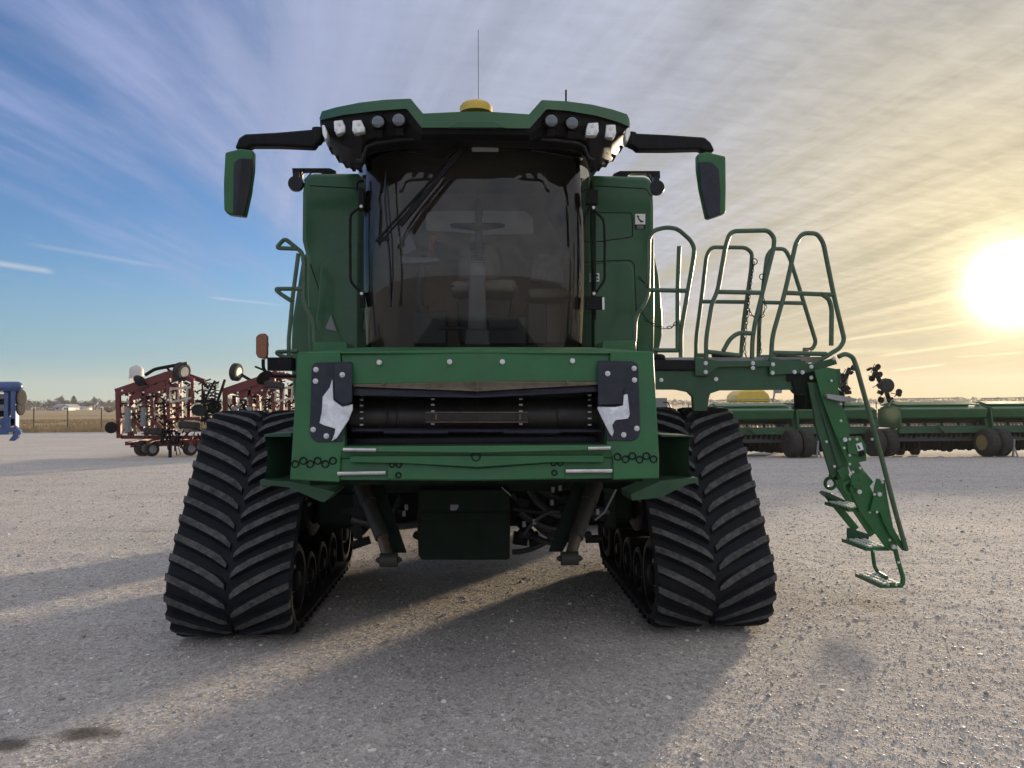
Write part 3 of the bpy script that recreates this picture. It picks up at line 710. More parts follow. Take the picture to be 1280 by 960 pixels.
handle([[(738, 258), (755, 275), (756, 300), (756, 350), (742, 370)], [(738, 258), (731, 272), (731, 280)], [(744, 240), (743.5, 300), (744, 400)]], [(733, 240, 746, 254), (733, 372, 752, 386)])
hb = MB()
for x, y in ((451.5, 258), (452, 367), (742, 259.5), (742.5, 367)): bolt(hb, U(x, y, 5.585), .008, .01)
hb.b2(U(753, 387, 5.58), U(755, 372, 5.6)); hb.build('handle_bolt', BOLT, cab)

# ---- mirrors ----------------------------------------------------------
def mirror(side):
    Y = 5.35
    if side < 0:
        arm = [(400, 160), (392, 161), (345, 165), (306, 167), (298, 172), (293, 185), (309, 186), (313, 182), (345, 182), (392, 184), (396, 178), (401, 176)]
        head = [(281, 190), (300, 185.5), (316.5, 187.5), (316, 210), (312, 240), (305.5, 270), (284, 267.5), (279.5, 262), (279, 230)]
        face = [(292, 203), (300, 197.5), (315.5, 198.5), (315, 213), (311, 242), (304.5, 269.5), (291, 268)]
        dark = [(302, 198), (315.8, 198.5), (315, 213), (311.3, 242), (305, 269.6), (295, 268.5)]
        jt = (398, 168)
    else:
        arm = [(786, 166), (793, 166), (835, 168), (881, 171), (889, 178), (894, 188.5), (880, 189), (876, 186), (835, 187), (797, 187), (793, 183), (786, 180)]
        head = [(872, 192), (884, 189.5), (907.5, 195), (908, 235), (907.5, 266), (888, 272.5), (884, 272), (876, 235), (872.5, 210)]
        face = [(873, 202), (889, 202), (899, 211), (901, 240), (900.5, 268), (888, 272.4), (884.2, 271), (876.2, 235)]
        dark = face
        jt = (788, 174)
    b = MB(); b.prism([U(x, y, Y) for x, y in arm], (0, .09, 0)); o = b.build('mirror_arm', BLACK, comb, bevel=.018, seg=3)
    j = MB(); j.cyl(U(jt[0], jt[1] - 7, Y + .04), U(jt[0], jt[1] + 8, Y + .04), .045, 14); j.build('arm_hinge', BLACK, o)
    h = MB(); h.prism([U(x, y, Y - .06) for x, y in head], (0, .075, 0)); h.build('mirror_shell', GREEN, o, bevel=.014, seg=3)
    f = MB(); f.prism([U(x, y, Y - .072) for x, y in face], (0, .02, 0)); f.build('mirror_back', NAVY, o, bevel=.006)
    if side < 0:
        d = MB(); d.prism([U(x, y, Y - .085) for x, y in dark], (0, .02, 0)); d.build('mirror_cover', BLACK_G, o, bevel=.004)
    g = MB(); g.prism([U(x, y, Y + .018) for x, y in face], (0, .006, 0)); g.build('mirror_glass', MIRROR, o)
mirror(-1); mirror(1)

# ---- rear work lights on top corners -----------------------------------
def corner(side):
    Y = 6.3
    b = MB(); l = MB()
    if side < 0:
        b.prism([U(x, y, Y) for x, y in [(365, 210), (412, 210), (420, 213.5), (420, 216), (405, 216), (398, 213), (378, 213), (376, 221), (366, 221)]], (0, .08, 0)); c = (371, 231)
        w_ = [[(377, 228), (377, 217), (386, 213), (398, 214)], [(380, 226), (392, 213)]]
    else:
        b.prism([U(x, y, Y) for x, y in [(767, 217), (775, 213.5), (825, 213.5), (825.5, 222), (821, 230), (817, 230), (816, 220), (808, 216), (790, 216), (785, 219)]], (0, .08, 0)); c = (820, 236)
        w_ = [[(817, 232), (812, 222), (808, 215)]]
    for s in w_: b.tube(fillet([U(x, y, Y - .02) for x, y in s], .05, 3), .006, 6)
    o = b.build('lamp_bracket', BLACK, comb, bevel=.006)
    p = U(c[0], c[1], Y); l.lathe(p + Vector((0, -.05, 0)), (0, 1, 0), [(0, .03), (0, .06), (.03, .065), (.08, .05), (.1, .02)], 18); l.box(p + Vector((0, 0, .07)), (.05, .04, .05)); l.build('flood_light', BLACK_G, o)
corner(-1); corner(1)

# ---- amber side light + left handrails -----------------------------------
al = MB(); Y = 5.5
al.prism([U(x, y, Y) for x, y in [(319.5, 421), (324, 417), (331, 416.5), (334, 421), (334, 443), (331, 449), (322, 447), (319.5, 442)]], (0, .04, 0)); o = al.build('amber_marker_light', AMBER, comb, bevel=.008)
ab = MB(); ab.tube(fillet([U(x, y, Y + .03) for x, y in [(329, 449), (329, 462), (338, 470), (371, 470)]], .06, 4), .013, 8); ab.b2(U(334, 463, Y + .02), U(370, 448, Y + .16)); ab.tube(fillet([U(x, y, Y + .06) for x, y in [(333, 425), (335.5, 430), (333, 440), (335, 450), (337, 460)]], .02, 3), .006, 6)
ab.b2(U(331, 430, Y + .03), U(335.5, 420, Y + .07)); ab.build('light_bracket', BLACK, o, bevel=.003)
def rail(segs, Y, r=.0155, name='handrail', par=comb, rad=.09, m=TUBE):
    b = MB()
    for s in segs: b.tube(fillet([U(p[0], p[1], Y if len(p) < 3 else p[2]) for p in s], rad, 6), r, 10)
    return b.build(name, m, par)
rail([[(361, 444), (361, 424), (366, 370), (373, 317)], [(372, 311), (345, 310), (356, 298), (378, 316), (380, 332), (379.5, 372), (383, 386), (392, 400), (393.5, 428)], [(378, 361), (344, 361), (350, 367), (367, 378)], [(372, 439), (344, 440), (353, 446), (364, 446)]], 5.65, rad=.03)

# ---- boarding platform ------------------------------------------------
pf = bpy.data.objects.new('boarding_platform', None); COL.objects.link(pf); pf.parent = comb
YN, YF = 5.38, 6.15
rail([[(793, 427), (794, 401), (797, 391), (806, 378), (810, 367), (811, 298), (817, 288), (833, 284), (847, 286), (863, 300), (868, 310), (867, 322), (851, 414), (851, 447)], [(810, 362.5), (858, 363.5)], [(849, 308), (847, 364), (847, 440)], [(817, 438), (848, 438)]], YN + .2, rad=.05, par=pf, r=.0165)
rail([[(883, 450), (882.5, 424), (890, 379), (897, 364), (907, 307), (913, 289), (960, 288), (968, 297), (967, 310), (953, 366), (944, 402), (940.5, 424), (940, 449)], [(897, 364.8), (953.5, 366)], [(883, 439.5), (925, 444.5)], [(904, 439), (912, 424), (923, 415.8), (942, 417)]], YN, par=pf, r=.0165)
rail([[(964, 449), (965, 422), (981, 366), (995, 303), (1003, 291.5), (1021, 291.5), (1029, 303), (1043, 373), (1055.5, 425), (1050, 435), (1030, 447), (1006, 462)], [(981.6, 366), (1041, 368.5)], [(1025, 367), (1036, 373), (1039.6, 386), (1039, 432)], [(966, 441), (1033, 442.5)]], YN, par=pf, r=.0165)
rail([[(870, 447), (870, 423), (876.6, 375), (883, 320), (889, 309), (932, 309.5), (940, 316), (939, 335), (929, 405), (926, 446)], [(876.6, 377), (932.5, 377.5)], [(870, 444), (884, 444)]], YF, par=pf, r=.0165)
rail([[(948, 450), (949, 405), (953, 366), (958.6, 320), (965, 311), (981, 311), (987, 322), (1001, 366), (1020, 428), (1015, 437), (1004, 437)], [(955, 378), (1004, 379)], [(949, 446), (975, 446)]], YF, par=pf, r=.0165)
# safety chains
cn = MB()
def chain(pts, Y):
    P = [U(x, y, Y) for x, y in pts]; L = []
    for a, b in zip(P, P[1:]):
        k = max(1, int((b - a).length / .026))
        for i in range(k): L.append((a.lerp(b, i / k), (b - a).normalized()))
    for i, (p, d) in enumerate(L):
        sdir = d.orthogonal().normalized() if i % 2 else d.cross(d.orthogonal()).normalized()
        sdir = Vector((d.z, 0, -d.x)) if i % 2 == 0 else Vector((0, 1, 0))
        cn.tube([p + d * math.cos(t) * .019 + sdir * math.sin(t) * .009 for t in [j * math.pi / 4 for j in range(8)]], .003, 4, True)
chain([(942, 330), (939, 350), (936, 375), (934, 395), (931, 425), (931, 440), (934, 450)], YF - .05)
chain([(954, 350), (953, 370), (957, 384), (953, 395), (946, 399), (938, 392), (936, 384)], YF - .05)
chain([(949, 412), (950, 430), (951, 443)], YF - .1)
chain([(802, 390), (808, 400), (820, 408), (832, 410.5), (841, 408), (847, 401)], YN + .15)
chain([(800, 348), (808, 357), (812, 364)], YN + .15)
for x, y in ((943, 327), (953, 346)): cn.tube([U(x, y, YF - .05) + Vector((math.cos(t) * .024, 0, math.sin(t) * .024)) for t in [j * math.pi / 7 for j in range(14)]], .004, 5, True)
cn.build('safety_chain', BLACK, pf)
dk = MB()
x0, x1 = U(820, 0, 5.6).x, U(1010, 0, 5.6).x
dk.b2((x0, YN + .06, 1.745), (x1, YF, 1.775))
dk.build('deck', GALV, pf)
be = MB(); Y = YN
be.prism([U(x, y, Y) for x, y in [(818, 463), (866, 463), (890, 452), (1000, 449), (1020, 462), (1012, 487), (900, 488), (888, 492), (886, 500), (884, 514), (867, 514), (866, 496), (860, 490), (845, 487), (818, 487)]], (0, .05, 0))
be.prism([U(x, y, Y - .03) for x, y in [(869, 446), (897, 451), (962, 451), (968, 458), (898, 459), (893, 462), (885, 470), (869, 470)]], (0, .03, 0))
be.prism([U(x, y, Y - .03) for x, y in [(962, 447), (1016, 455), (1044, 447), (1047, 455), (1010, 466), (962, 469)]], (0, .03, 0))
be.prism([U(x, y, Y + .7) for x, y in [(820, 452), (1010, 452), (1010, 470), (820, 470)]], (0, .05, 0))
be.b2(U(892, 486, YN + .05), U(1000, 466, YF - .02))
be.build('platform_beam', GREEN_D, pf, bevel=.004)
ed = MB(); ed.prism([U(x, y, YN - .02) for x, y in [(818, 449.5), (866, 450), (880, 455), (866, 463), (818, 462.5)]], (0, .08, 0)); ed.ball(U(824, 447.5, YN + .1), (.05, .04, .03)); ed.build('platform_edge', BLACK, pf, bevel=.005)
pb = MB()
for x, y in ((882, 454), (882, 465), (941, 454), (941, 460), (966, 455.5), (965.5, 466), (1003, 465.5), (1014, 458.5), (1014, 472), (826.5, 475), (895, 474), (1042, 448), (1039, 475), (993, 465)): bolt(pb, U(x, y, YN - .032), .010, .012)
pb.build('platform_bolt', BOLT, pf)
sk = MB(); sk.b2(U(984, 477, YN - .012), U(995, 467, YN)); sk.tube([U(890, 444, YN + .1), U(926, 446, YN + .1)], .014, 8); sk.tube([U(970, 447, YN + .1), U(1006, 449, YN + .1)], .022, 8); sk.build('gas_strut', BLACK, pf)
am = MB(); am.lathe(U(1009, 450, YN + .15), (0, 0, 1), [(0, .022), (.06, .022), (.075, .016), (.08, .001)], 14); am.build('amber_beacon', AMBER, pf)

# ---- swung-out ladder ----------------------------------------------------
ld = bpy.data.objects.new('ladder', None); COL.objects.link(ld); ld.parent = comb
LN, LF = 5.28, 5.66
a = MB()
pl = lambda b, pts, Y, th=.012: b.prism([U(x, y, Y) for x, y in pts], (0, th, 0))
pl(a, [(1018, 463), (1034, 459), (1045, 461), (1047, 480), (1051, 502), (1062, 532), (1062, 545), (1083, 573), (1083, 576), (1074, 578), (1080, 588), (1092, 602), (1086, 610), (1080, 617), (1062, 585), (1043, 540), (1028, 500)], LN)
pl(a, [(1066, 592), (1078, 590), (1110, 650), (1122, 682), (1118, 690), (1108, 686), (1075, 640), (1062, 612)], LN - .02)
pl(a, [(1096, 598), (1106, 600), (1110, 625), (1117, 660), (1124, 672), (1134, 688), (1128, 688), (1112, 668), (1104, 652), (1100, 640), (1087, 640), (1092, 622), (1093, 610)], LN - .045)
pl(a, [(1076, 546), (1083, 558), (1083, 573), (1060, 566), (1058, 546)], LN - .015)
o = a.build('near_stringer', GREEN, ld, bevel=.003)
a = MB()
pl(a, [(1002, 476), (1012, 462), (1030, 462), (1036, 478), (1046, 520), (1056, 560), (1062, 592), (1052, 600), (1040, 585), (1030, 550), (1018, 505)], LF)
a.build('far_stringer', GREEN, ld, bevel=.003)
a = MB()
A_, B_ = U(1019, 490, LN + .03), U(1052, 600, LN + .03); C_, D_ = U(1046, 600, LF), U(1013, 492, LF)
a.prism([A_, B_, C_, D_], (.03, 0, .02)); a.prism([U(1010, 478, LN + .04), U(1034, 478, LN + .04), U(1050, 530, LN + .04), U(1058, 585, LN + .04), U(1040, 598, LN + .04), U(1022, 540, LN + .04)], (0, .02, 0))
a.build('ladder_back', GREEN_D, ld)
arms = MB()
arms.bar(U(1034, 618, LF), U(1070, 662, LF), .012, .055); arms.bar(U(1040, 590, LF), U(1092, 668, LF), .012, .07); arms.bar(U(1050, 585, LN + .02), U(1080, 640, LN + .02), .012, .06)
arms.bar(U(1083, 606, LN), U(1084, 640, LN), .012, .03); arms.bar(U(1074, 640, LN + .02), U(1090, 664, LN + .02), .01, .03)
arms.tube(fillet([U(1090, 684, LF), U(1093, 708, LF), U(1098, 716, LF - .02), U(1108, 722, LN + .15)], .03, 3), .015, 8)
arms.tube(fillet([U(1119, 686, LN), U(1122, 700, LN), U(1129, 722, LN), U(1128, 732, LN), U(1112, 731, LN)], .04, 4), .017, 8)
for x, y, r_, Y_ in ((1038, 604, .04, LF), (1061, 610, .042, LN)):
    c = U(x, y, Y_); arms.tube([c + Vector((math.cos(t) * r_, 0, math.sin(t) * r_)) for t in [k * math.pi / 10 for k in range(20)]], .014, 8, True)
arms.prism([U(x, y, LN - .03) for x, y in [(1064, 594), (1076, 592), (1080, 604), (1072, 612), (1064, 608)]], (0, .012, 0))
arms.build('folding_arm', GREEN, ld, bevel=.003)
def step(xn, yn, xf, yf, w, name='step'):
    """near right corner and far left corner in the photo, w = tread depth along x"""
    n_ = U(xn, yn, LN + .01); f_ = U(xf, yf, LF - .01); z = (n_.z + f_.z) / 2; X = (n_.x + f_.x) / 2
    b = MB(); b.b2((X - w, LN + .015, z - .025), (X, LF, z), 0)
    nn = int((LF - LN) / .045)
    for i in range(nn):
        for j in range(3): b.box((X - w * (j + .6) / 3.3, LN + .03 + i * .045 + (j % 2) * .02, z + .004), (w / 6, .018, .012), None, 1)
    b.build(name, [GREEN, WHITE], ld)
    return X, z
step(1131, 731, 1094, 716, .16); step(1108, 685, 1082, 672, .16); step(1084, 637, 1062, 625, .16)
a = MB(); pl(a, [(1060, 661), (1062, 660), (1087, 668), (1084, 683), (1060, 674)], LF - .05, .02); pl(a, [(1031, 617), (1034, 615), (1062, 628), (1060, 632), (1036, 622)], LF - .05, .1); a.build('step_riser', GREEN_D, ld)
rail([[(1048, 446), (1056, 442), (1066, 446), (1071, 460), (1102, 572), (1118, 635), (1133, 688)]], LN - .06, par=ld, rad=.08, r=.0165, name='ladder_rail')
a = MB()
a.prism([U(x, y, LN - .015) for x, y in [(1030, 494), (1032, 492.5), (1058, 496), (1068, 499), (1066, 502), (1048, 502), (1031, 498)]], (0, -.04, 0)); a.build('grab_plate', GALV, ld, bevel=.004)
a = MB()
rr = random.Random(5)
for x, y in ((1014, 472.5), (1039, 476), (1051, 505), (1051, 526), (1055, 549), (1062, 549), (1071, 549), (1090, 549), (1062, 569), (1075, 585), (1083, 590), (1062, 580), (1055, 560), (1066, 590), (1072, 600), (1065, 607), (1102, 600), (1098, 617), (1093, 618), (1115, 684), (1121, 684), (1123, 703), (1112, 675), (1093, 689), (1087, 640), (1096, 640), (1110, 731), (1120, 731), (1103, 603), (1033, 552), (1043, 583)):
    bolt(a, U(x, y, LN - .05 if rr.random() < .5 else LN - .02), .0065, .010)
for x, y in ((1073, 614.5), (1116, 683), (1098, 617.5), (1055, 549.5)): a.lathe(U(x, y, LN - .045), (0, -1, 0), [(0, .015), (.02, .015), (.02, .001)], 12)
a.build('ladder_bolt', BOLT, ld)
a = MB(); pl(a, [(1070, 555), (1077, 553), (1079.5, 562), (1072.5, 564)], LN - .02, .003); a.prism([U(x, y, LN - .022) for x, y in [(1071.5, 556), (1074, 558), (1076, 562), (1073, 561)]], (0, -.002, 0), 1)
a.prism([U(x, y, LN - .02) for x, y in [(1072.5, 565), (1080, 563), (1081.5, 569), (1074.5, 571)]], (0, .003, 0), 1)
a.build('ladder_decal', [WHITE, BLACK], ld)
a = MB(); a.lathe(U(1008, 478, LN + .08), (0, 1, 0), [(0, .08), (.0, .10), (.1, .10), (.1, .08)], 20); a.b2(U(1006, 512, LN + .1), U(1040, 490, LN + .3)); a.build('ladder_pivot', GREEN_U, ld, bevel=.01)
# ================================================================== BACKGROUND MACHINES
def local(px0, pyg, sc):
    return lambda px, py, d=0.0: Vector(((px - px0) * sc, d, (pyg - py) * sc))
def spot(px, py):
    """point on the ground seen at a pixel"""
    d = cam_rot @ Vector(((px - 640) / F, -(py - 480) / F, -1)); t = -CAM_H / d.z
    return Vector((d.x * t, d.y * t, 0))
def small_tyre(b, c, ax, r, w, seg=24):
    b.lathe(Vector(c) - Vector(ax) * w / 2, ax, [(0, r * .55), (0, r * .85), (w * .15, r), (w * .85, r), (w, r * .85), (w, r * .55)], seg)
def rim(b, c, ax, r, w): b.lathe(Vector(c) - Vector(ax) * w * .52, ax, [(0, r * .56), (w * .2, r * .4), (w * .2, r * .15), (0, r * .1), (w * 1.04, r * .1), (w * .84, r * .15), (w * .84, r * .4), (w * 1.04, r * .56)], 20)
def wheel_part(par, c, ax, r, w, off, name='wheel', rc=None):
    c = Vector(c) + off
    b = MB(); small_tyre(b, c, ax, r, w); o = b.build(name, TYRE, par)
    k = MB(); rim(k, c, ax, r, w); k.build('rim', rc or WHITE, o)
    return o

def cultivator(px0, kind, label):
    sc = 1.45 / (571 - 511) * 1.0 * (1 / 1.0)
    sc = .0242; Yd = 23.0 + (0.6 if kind else 0)
    root = thing('field_cultivator', label, 'cultivator', (U(px0, 571, Yd).x, Yd, 0), 'red folded cultivators behind the yard')
    off = Vector(root.location); L_ = local(0, 571, sc)
    P = lambda x, y, d=0.0: L_(x, y, d) + off
    rr = random.Random(20 + kind)
    fr = MB()
    B = lambda b, a, c, w=.1, h=.1, d0=0.0, d1=None: b.bar(P(a[0], a[1], d0), P(c[0], c[1], d0 if d1 is None else d1), w, h)
    # lower chassis
    B(fr, (18, 557), (124, 554), .14, .16); B(fr, (18, 553), (124, 550), .14, .12, 1.6); B(fr, (5, 548), (90, 549), .12, .1, .1)
    for x in (20, 45, 70, 95, 120): B(fr, (x, 555), (x, 552), .1, .1, -.4, 2.2)
    for x in range(30, 124, 9): B(fr, (x, 556), (x + rr.uniform(-2, 2), 566), .05, .05, rr.uniform(0, 1.5))
    fr.build('main_frame', RED, root)
    wf = MB()
    for d in (0, .9):
        B(wf, (2, 494), (4, 549), .12, .12, d); B(wf, (0, 494), (68, 471), .13, .22, d); B(wf, (68, 471), (92, 480), .12, .14, d)
        B(wf, (62, 475), (63, 527), .10, .12, d); B(wf, (63, 527), (100, 526), .1, .08, d); B(wf, (73, 484), (73, 527), .1, .1, d); B(wf, (91, 480), (90, 508), .09, .09, d)
        B(wf, (32, 486), (34, 520), .09, .1, d); B(wf, (20, 500), (58, 484), .1, .16, d); B(wf, (45, 496), (58, 484), .08, .08, d)
        B(wf, (20, 526), (38, 548), .08, .08, d); B(wf, (38, 522), (56, 540), .08, .08, d); B(wf, (15, 510), (16, 546), .08, .1, d)
        B(wf, (42, 500), (44, 546), .07, .09, d); B(wf, (57, 482), (48, 506), .07, .09, d); B(wf, (3, 520), (30, 519), .06, .06, d)
    for z in (496, 510, 525, 540): 
        for x in (4, 33, 63): B(wf, (x, z), (x, z), .07, .07, 0, .9) if z < 548 else None
    wf.build('wing_frame', RED, root)
    cr = MB()
    for x in (66, 76, 86): B(cr, (x, 488), (x - 1, 506), .05, .06, -.08)
    B(cr, (66, 490), (90, 488), .05, .07, -.08); B(cr, (66, 506), (90, 501), .05, .06, -.08)
    for x in (18, 34, 40): B(cr, (x, 512), (x + 1, 545), .06, .12, .2)
    B(cr, (8, 542), (14, 542), .05, .06, -.05); B(cr, (22, 520), (40, 518), .05, .06, .1); B(cr, (50, 516), (52, 540), .05, .1, 1.0)
    B(cr, (75, 541), (124, 541), .08, .09, .4)
    cr.build('bare_steel_bar', mat('cream_steel_%d' % kind, (.42, .36, .29), .6, var=.3), root)
    cy = MB(); cy.tube([P(16, 512, -.1), P(16, 542, -.1)], .10, 12); cy.tube([P(34, 512, -.1), P(34, 535, -.1)], .08, 12); cy.tube([P(23, 488, .2), P(55, 470, .2)], .05, 8); cy.build('hydraulic_cylinder', GREYP, root)
    # sweeps/tines dotted through the folded wing
    tn = MB()
    for k in range(170):
        x = rr.uniform(8, 60); y = rr.uniform(497, 545) if x > 30 else rr.uniform(497, 530); d = rr.uniform(-.1, 1.1)
        a = P(x, y, d); b_ = a + Vector((rr.uniform(-.16, .16), rr.uniform(-.1, .1), rr.uniform(-.16, .16)))
        tn.bar(a, b_, .02, .045)
    for k in range(90):
        x = rr.uniform(62, 112); y = rr.uniform(478, 528); a = P(x, y, rr.uniform(-.1, 1)); tn.bar(a, a + Vector((rr.uniform(-.2, .2), rr.uniform(-.1, .1), rr.uniform(-.12, .12))), .02, .04)
    for k in range(60):
        x = rr.uniform(60, 122); y = rr.uniform(538, 558); a = P(x, y, rr.uniform(-.2, 1)); tn.bar(a, a + Vector((rr.uniform(-.2, .2), rr.uniform(-.2, .2), rr.uniform(-.2, .12))), .02, .05)
    tn.build('tine', BLACK, root); tag(bpy.data.objects[tn_name(root, 'tine')], kind='stuff')
    bt = MB()
    for k in range(18):
        x = rr.uniform(5, 100); y = rr.uniform(490, 546); bt.box(P(x, y, -.12), (.05, .03, .05))
    bt.build('bolt_plate', WHITE, root)
    # vertical rolling basket / harrow of star blades
    hb_ = MB()
    for i in range(14):
        y = 483 + i * 3.9; c = P(110, y, .3)
        for k in range(7):
            t = k * 2 * math.pi / 7 + i * .5; R_ = .21 * rr.uniform(.85, 1.1)
            hb_.bar(c, c + Vector((math.cos(t) * R_, math.sin(t) * R_ * .6, .05 * math.cos(t * 2 + i))), .05, .02)
        if i % 2 == 0:
            c = P(99, y, .4)
            for k in range(5): t = k * 1.3 + i; hb_.bar(c, c + Vector((math.cos(t) * .13, .05, math.sin(t) * .1)), .03, .02)
    hb_.bar(P(114, 480, .3), P(112, 537, .3), .03, .03); hb_.bar(P(98, 484, .3), P(104, 532, .3), .05, .05); hb_.bar(P(103, 508, .1), P(110, 532, .1), .06, .06); hb_.bar(P(116, 480, .1), P(103, 506, .1), .05, .05)
    hb_.bar(P(90, 527, .3), P(120, 531, .3), .06, .08); hb_.bar(P(90, 505, .3), P(112, 505, .3), .06, .08)
    hb_.build('rolling_harrow', BLACK, root)
    # discs + wheels
    dsk = [((32, 481), .22, (.75, -.35, .55)), ((-2, 536), .17, (.2, -1, .1)), ((101, 516), .2, (.4, -.7, .5))] if not kind else [((-8, 512), .2, (.1, -1, .1)), ((53, 476), .26, (.6, -.5, -.6)), ((36, 540), .2, (.2, -1, 0))]
    for (c, r, ax) in dsk:
        b = MB(); b.lathe(P(c[0], c[1], -.2), ax, [(-.02, .001), (0, r), (.012, r), (0.03, r * .4), (.03, .001)], 24); b.build('coulter_disc', BLACK, root)
    ar = MB()
    if not kind: ar.tube(fillet([P(36, 473, -.1), P(47, 466, -.1), P(68, 462, -.1), P(86, 459, -.1)], .1), .05, 8); ar.bar(P(60, 464, 0), P(68, 474, 0), .05, .06); ar.bar(P(30, 476, -.1), P(40, 490, 0), .05, .05)
    else: ar.tube([P(-2, 459, -.1), P(10, 464, -.1), P(16, 466, -.1)], .04, 8) if False else None; ar.bar(P(-8, 512, -.1), P(2, 478, 0), .06, .08); ar.bar(P(17, 469, 0), P(34, 480, .1), .07, .09); ar.tube([P(40, 462, -.1), P(58, 470, 0)], .03, 8)
    ar.bar(P(35, 478, 0), P(52, 486, 0), .06, .06)
    ar.build('marker_arm', BLACK, root)
    if not kind: wheel_part(root, L_(79, 469, -.1), Vector((.9, -.4, -.15)).normalized(), .27, .24, off, 'transport_wheel', GALV)
    else:
        wheel_part(root, L_(17, 469, -.1), Vector((.95, -.25, -.1)).normalized(), .27, .2, off, 'transport_wheel', GALV)
    for (x, y, d, tw) in ((52, 541, -.3, .32), (90, 534, -.2, .3)) if not kind else ((66, 486, -.3, .3), (80, 524, .2, .3)):
        wheel_part(root, L_(x, y, d), Vector((.08, .1, 1)).normalized(), tw, .20, off, 'gauge_wheel', GALV)
    for (x, r, w_, d) in ((32, .23, .26, 0.0), (46, .21, .12, -.2), (88, .21, .16, .0), (108, .22, .14, .3)):
        wheel_part(root, Vector(((x) * sc, d, r + .002)), Vector((.80, -.6, 0)).normalized(), r, w_, off, 'transport_wheel', GALV)
    ht = MB()
    for k in range(12):
        a = P(rr.uniform(66, 78), rr.uniform(536, 545), -.5); b_ = P(rr.uniform(62, 84), 556, -.5); m_ = (a + b_) / 2 + Vector((rr.uniform(-.3, .3), 0, rr.uniform(-.2, .2)))
        ht.tube([a, m_, b_], .022, 6)
    ht.tube([P(74, 554, -.6), P(74, 575, -.6)], .05, 8); ht.tube([P(82, 560, -.5), P(85, 568, -.5), P(80, 569, -.5), P(79, 560, -.5)], .015, 6)
    ht.build('hitch_hoses', BLACK, root)
    return root
def tn_name(root, nm):
    return [c for c in bpy.data.objects if c.parent == root and c.name.startswith(nm)][0].name
cultivator(145, 0, 'dark red folded cultivator standing in front of the water tower, left one of two')
cultivator(279, 1, 'dark red folded cultivator half hidden behind the left track, right one of two')

# blue implement at the left edge
def blue():
    Yd = 14.6; sc = Yd / F
    x0 = U(0, 500, Yd).x
    root = thing('plough', 'blue folded tillage implement poking in at the left edge', 'tillage implement', (x0 - .6, Yd, 0))
    off = Vector((x0, Yd, 0)); gy = 508.5 + CAM_H / sc
    P = lambda x, y, d=0.0: Vector((x * sc, d, (gy - y) * sc)) + off
    b = MB(); b.tube([P(-70, 483), P(0, 483.5), P(19, 483.5)], .10, 14); b.ball(P(20, 483.5), (.10, .10, .10)); b.build('top_beam', BLUE, root)
    b = MB(); b.bar(P(17.5, 486), P(18, 536), .09, .12); b.bar(P(9, 490), P(9, 536), .08, .1); b.bar(P(-60, 536), P(22, 537), .12, .13); b.bar(P(-20, 536), P(12, 520), .08, .08); b.bar(P(2, 522), P(8, 540), .07, .07)
    b.prism([P(9, 520, -.06), P(20, 522, -.06), P(20, 536, -.06), P(5, 536, -.06)], (0, .05, 0)); b.bar(P(-60, 486), P(-60, 590), .12, .12)
    b.prism([P(-20, 533, -.08), P(23, 533, -.08), P(26, 537, -.08), P(20, 541, -.08), P(-20, 542, -.08)], (0, .12, 0))
    b.build('frame', BLUE, root, bevel=.008)
    b = MB(); b.tube([P(-60, 496, .1), P(10, 495, .1)], .05, 10); b.tube([P(-60, 508.5, .1), P(14, 508, .1)], .055, 10); b.build('grey_roller', GREYP, root)
    b = MB(); b.tube([P(-60, 502, .2), P(8, 502, .2)], .10, 10); b.tube([P(-60, 516, .2), P(6, 516, .2)], .06, 8); b.build('dark_roller', BLACK, root)
    for (x, y, r) in ((20.5, 497, .16), (20, 509, .14)):
        b = MB(); small_tyre(b, P(x, y, .1), (1, 0, 0), r, .07); b.build('packer_tyre', DARK, root)
    b = MB(); pts = [P(x, y, -.1) for x, y in [(14, 532), (21, 530), (27, 536), (29, 540), (26, 541), (25, 545), (20, 549), (14, 548.5), (17, 545), (20, 541), (15, 541)]]
    b.prism(pts, (0, .07, 0)); b.build('hook_tine', BLUE, root, bevel=.01)
    b = MB(); b.box(P(18, 539.5, -.12), (.07, .02, .05)); b.box(P(19, 532, -.12), (.05, .02, .04)); b.box(P(4, 489, -.1), (.12, .02, .03)); b.build('latch', GALV, root)
    wheel_part(root, Vector((-60 * sc, -.2, .42)), Vector((1, 0, 0)), .42, .3, off, 'wheel', GALV)
blue()

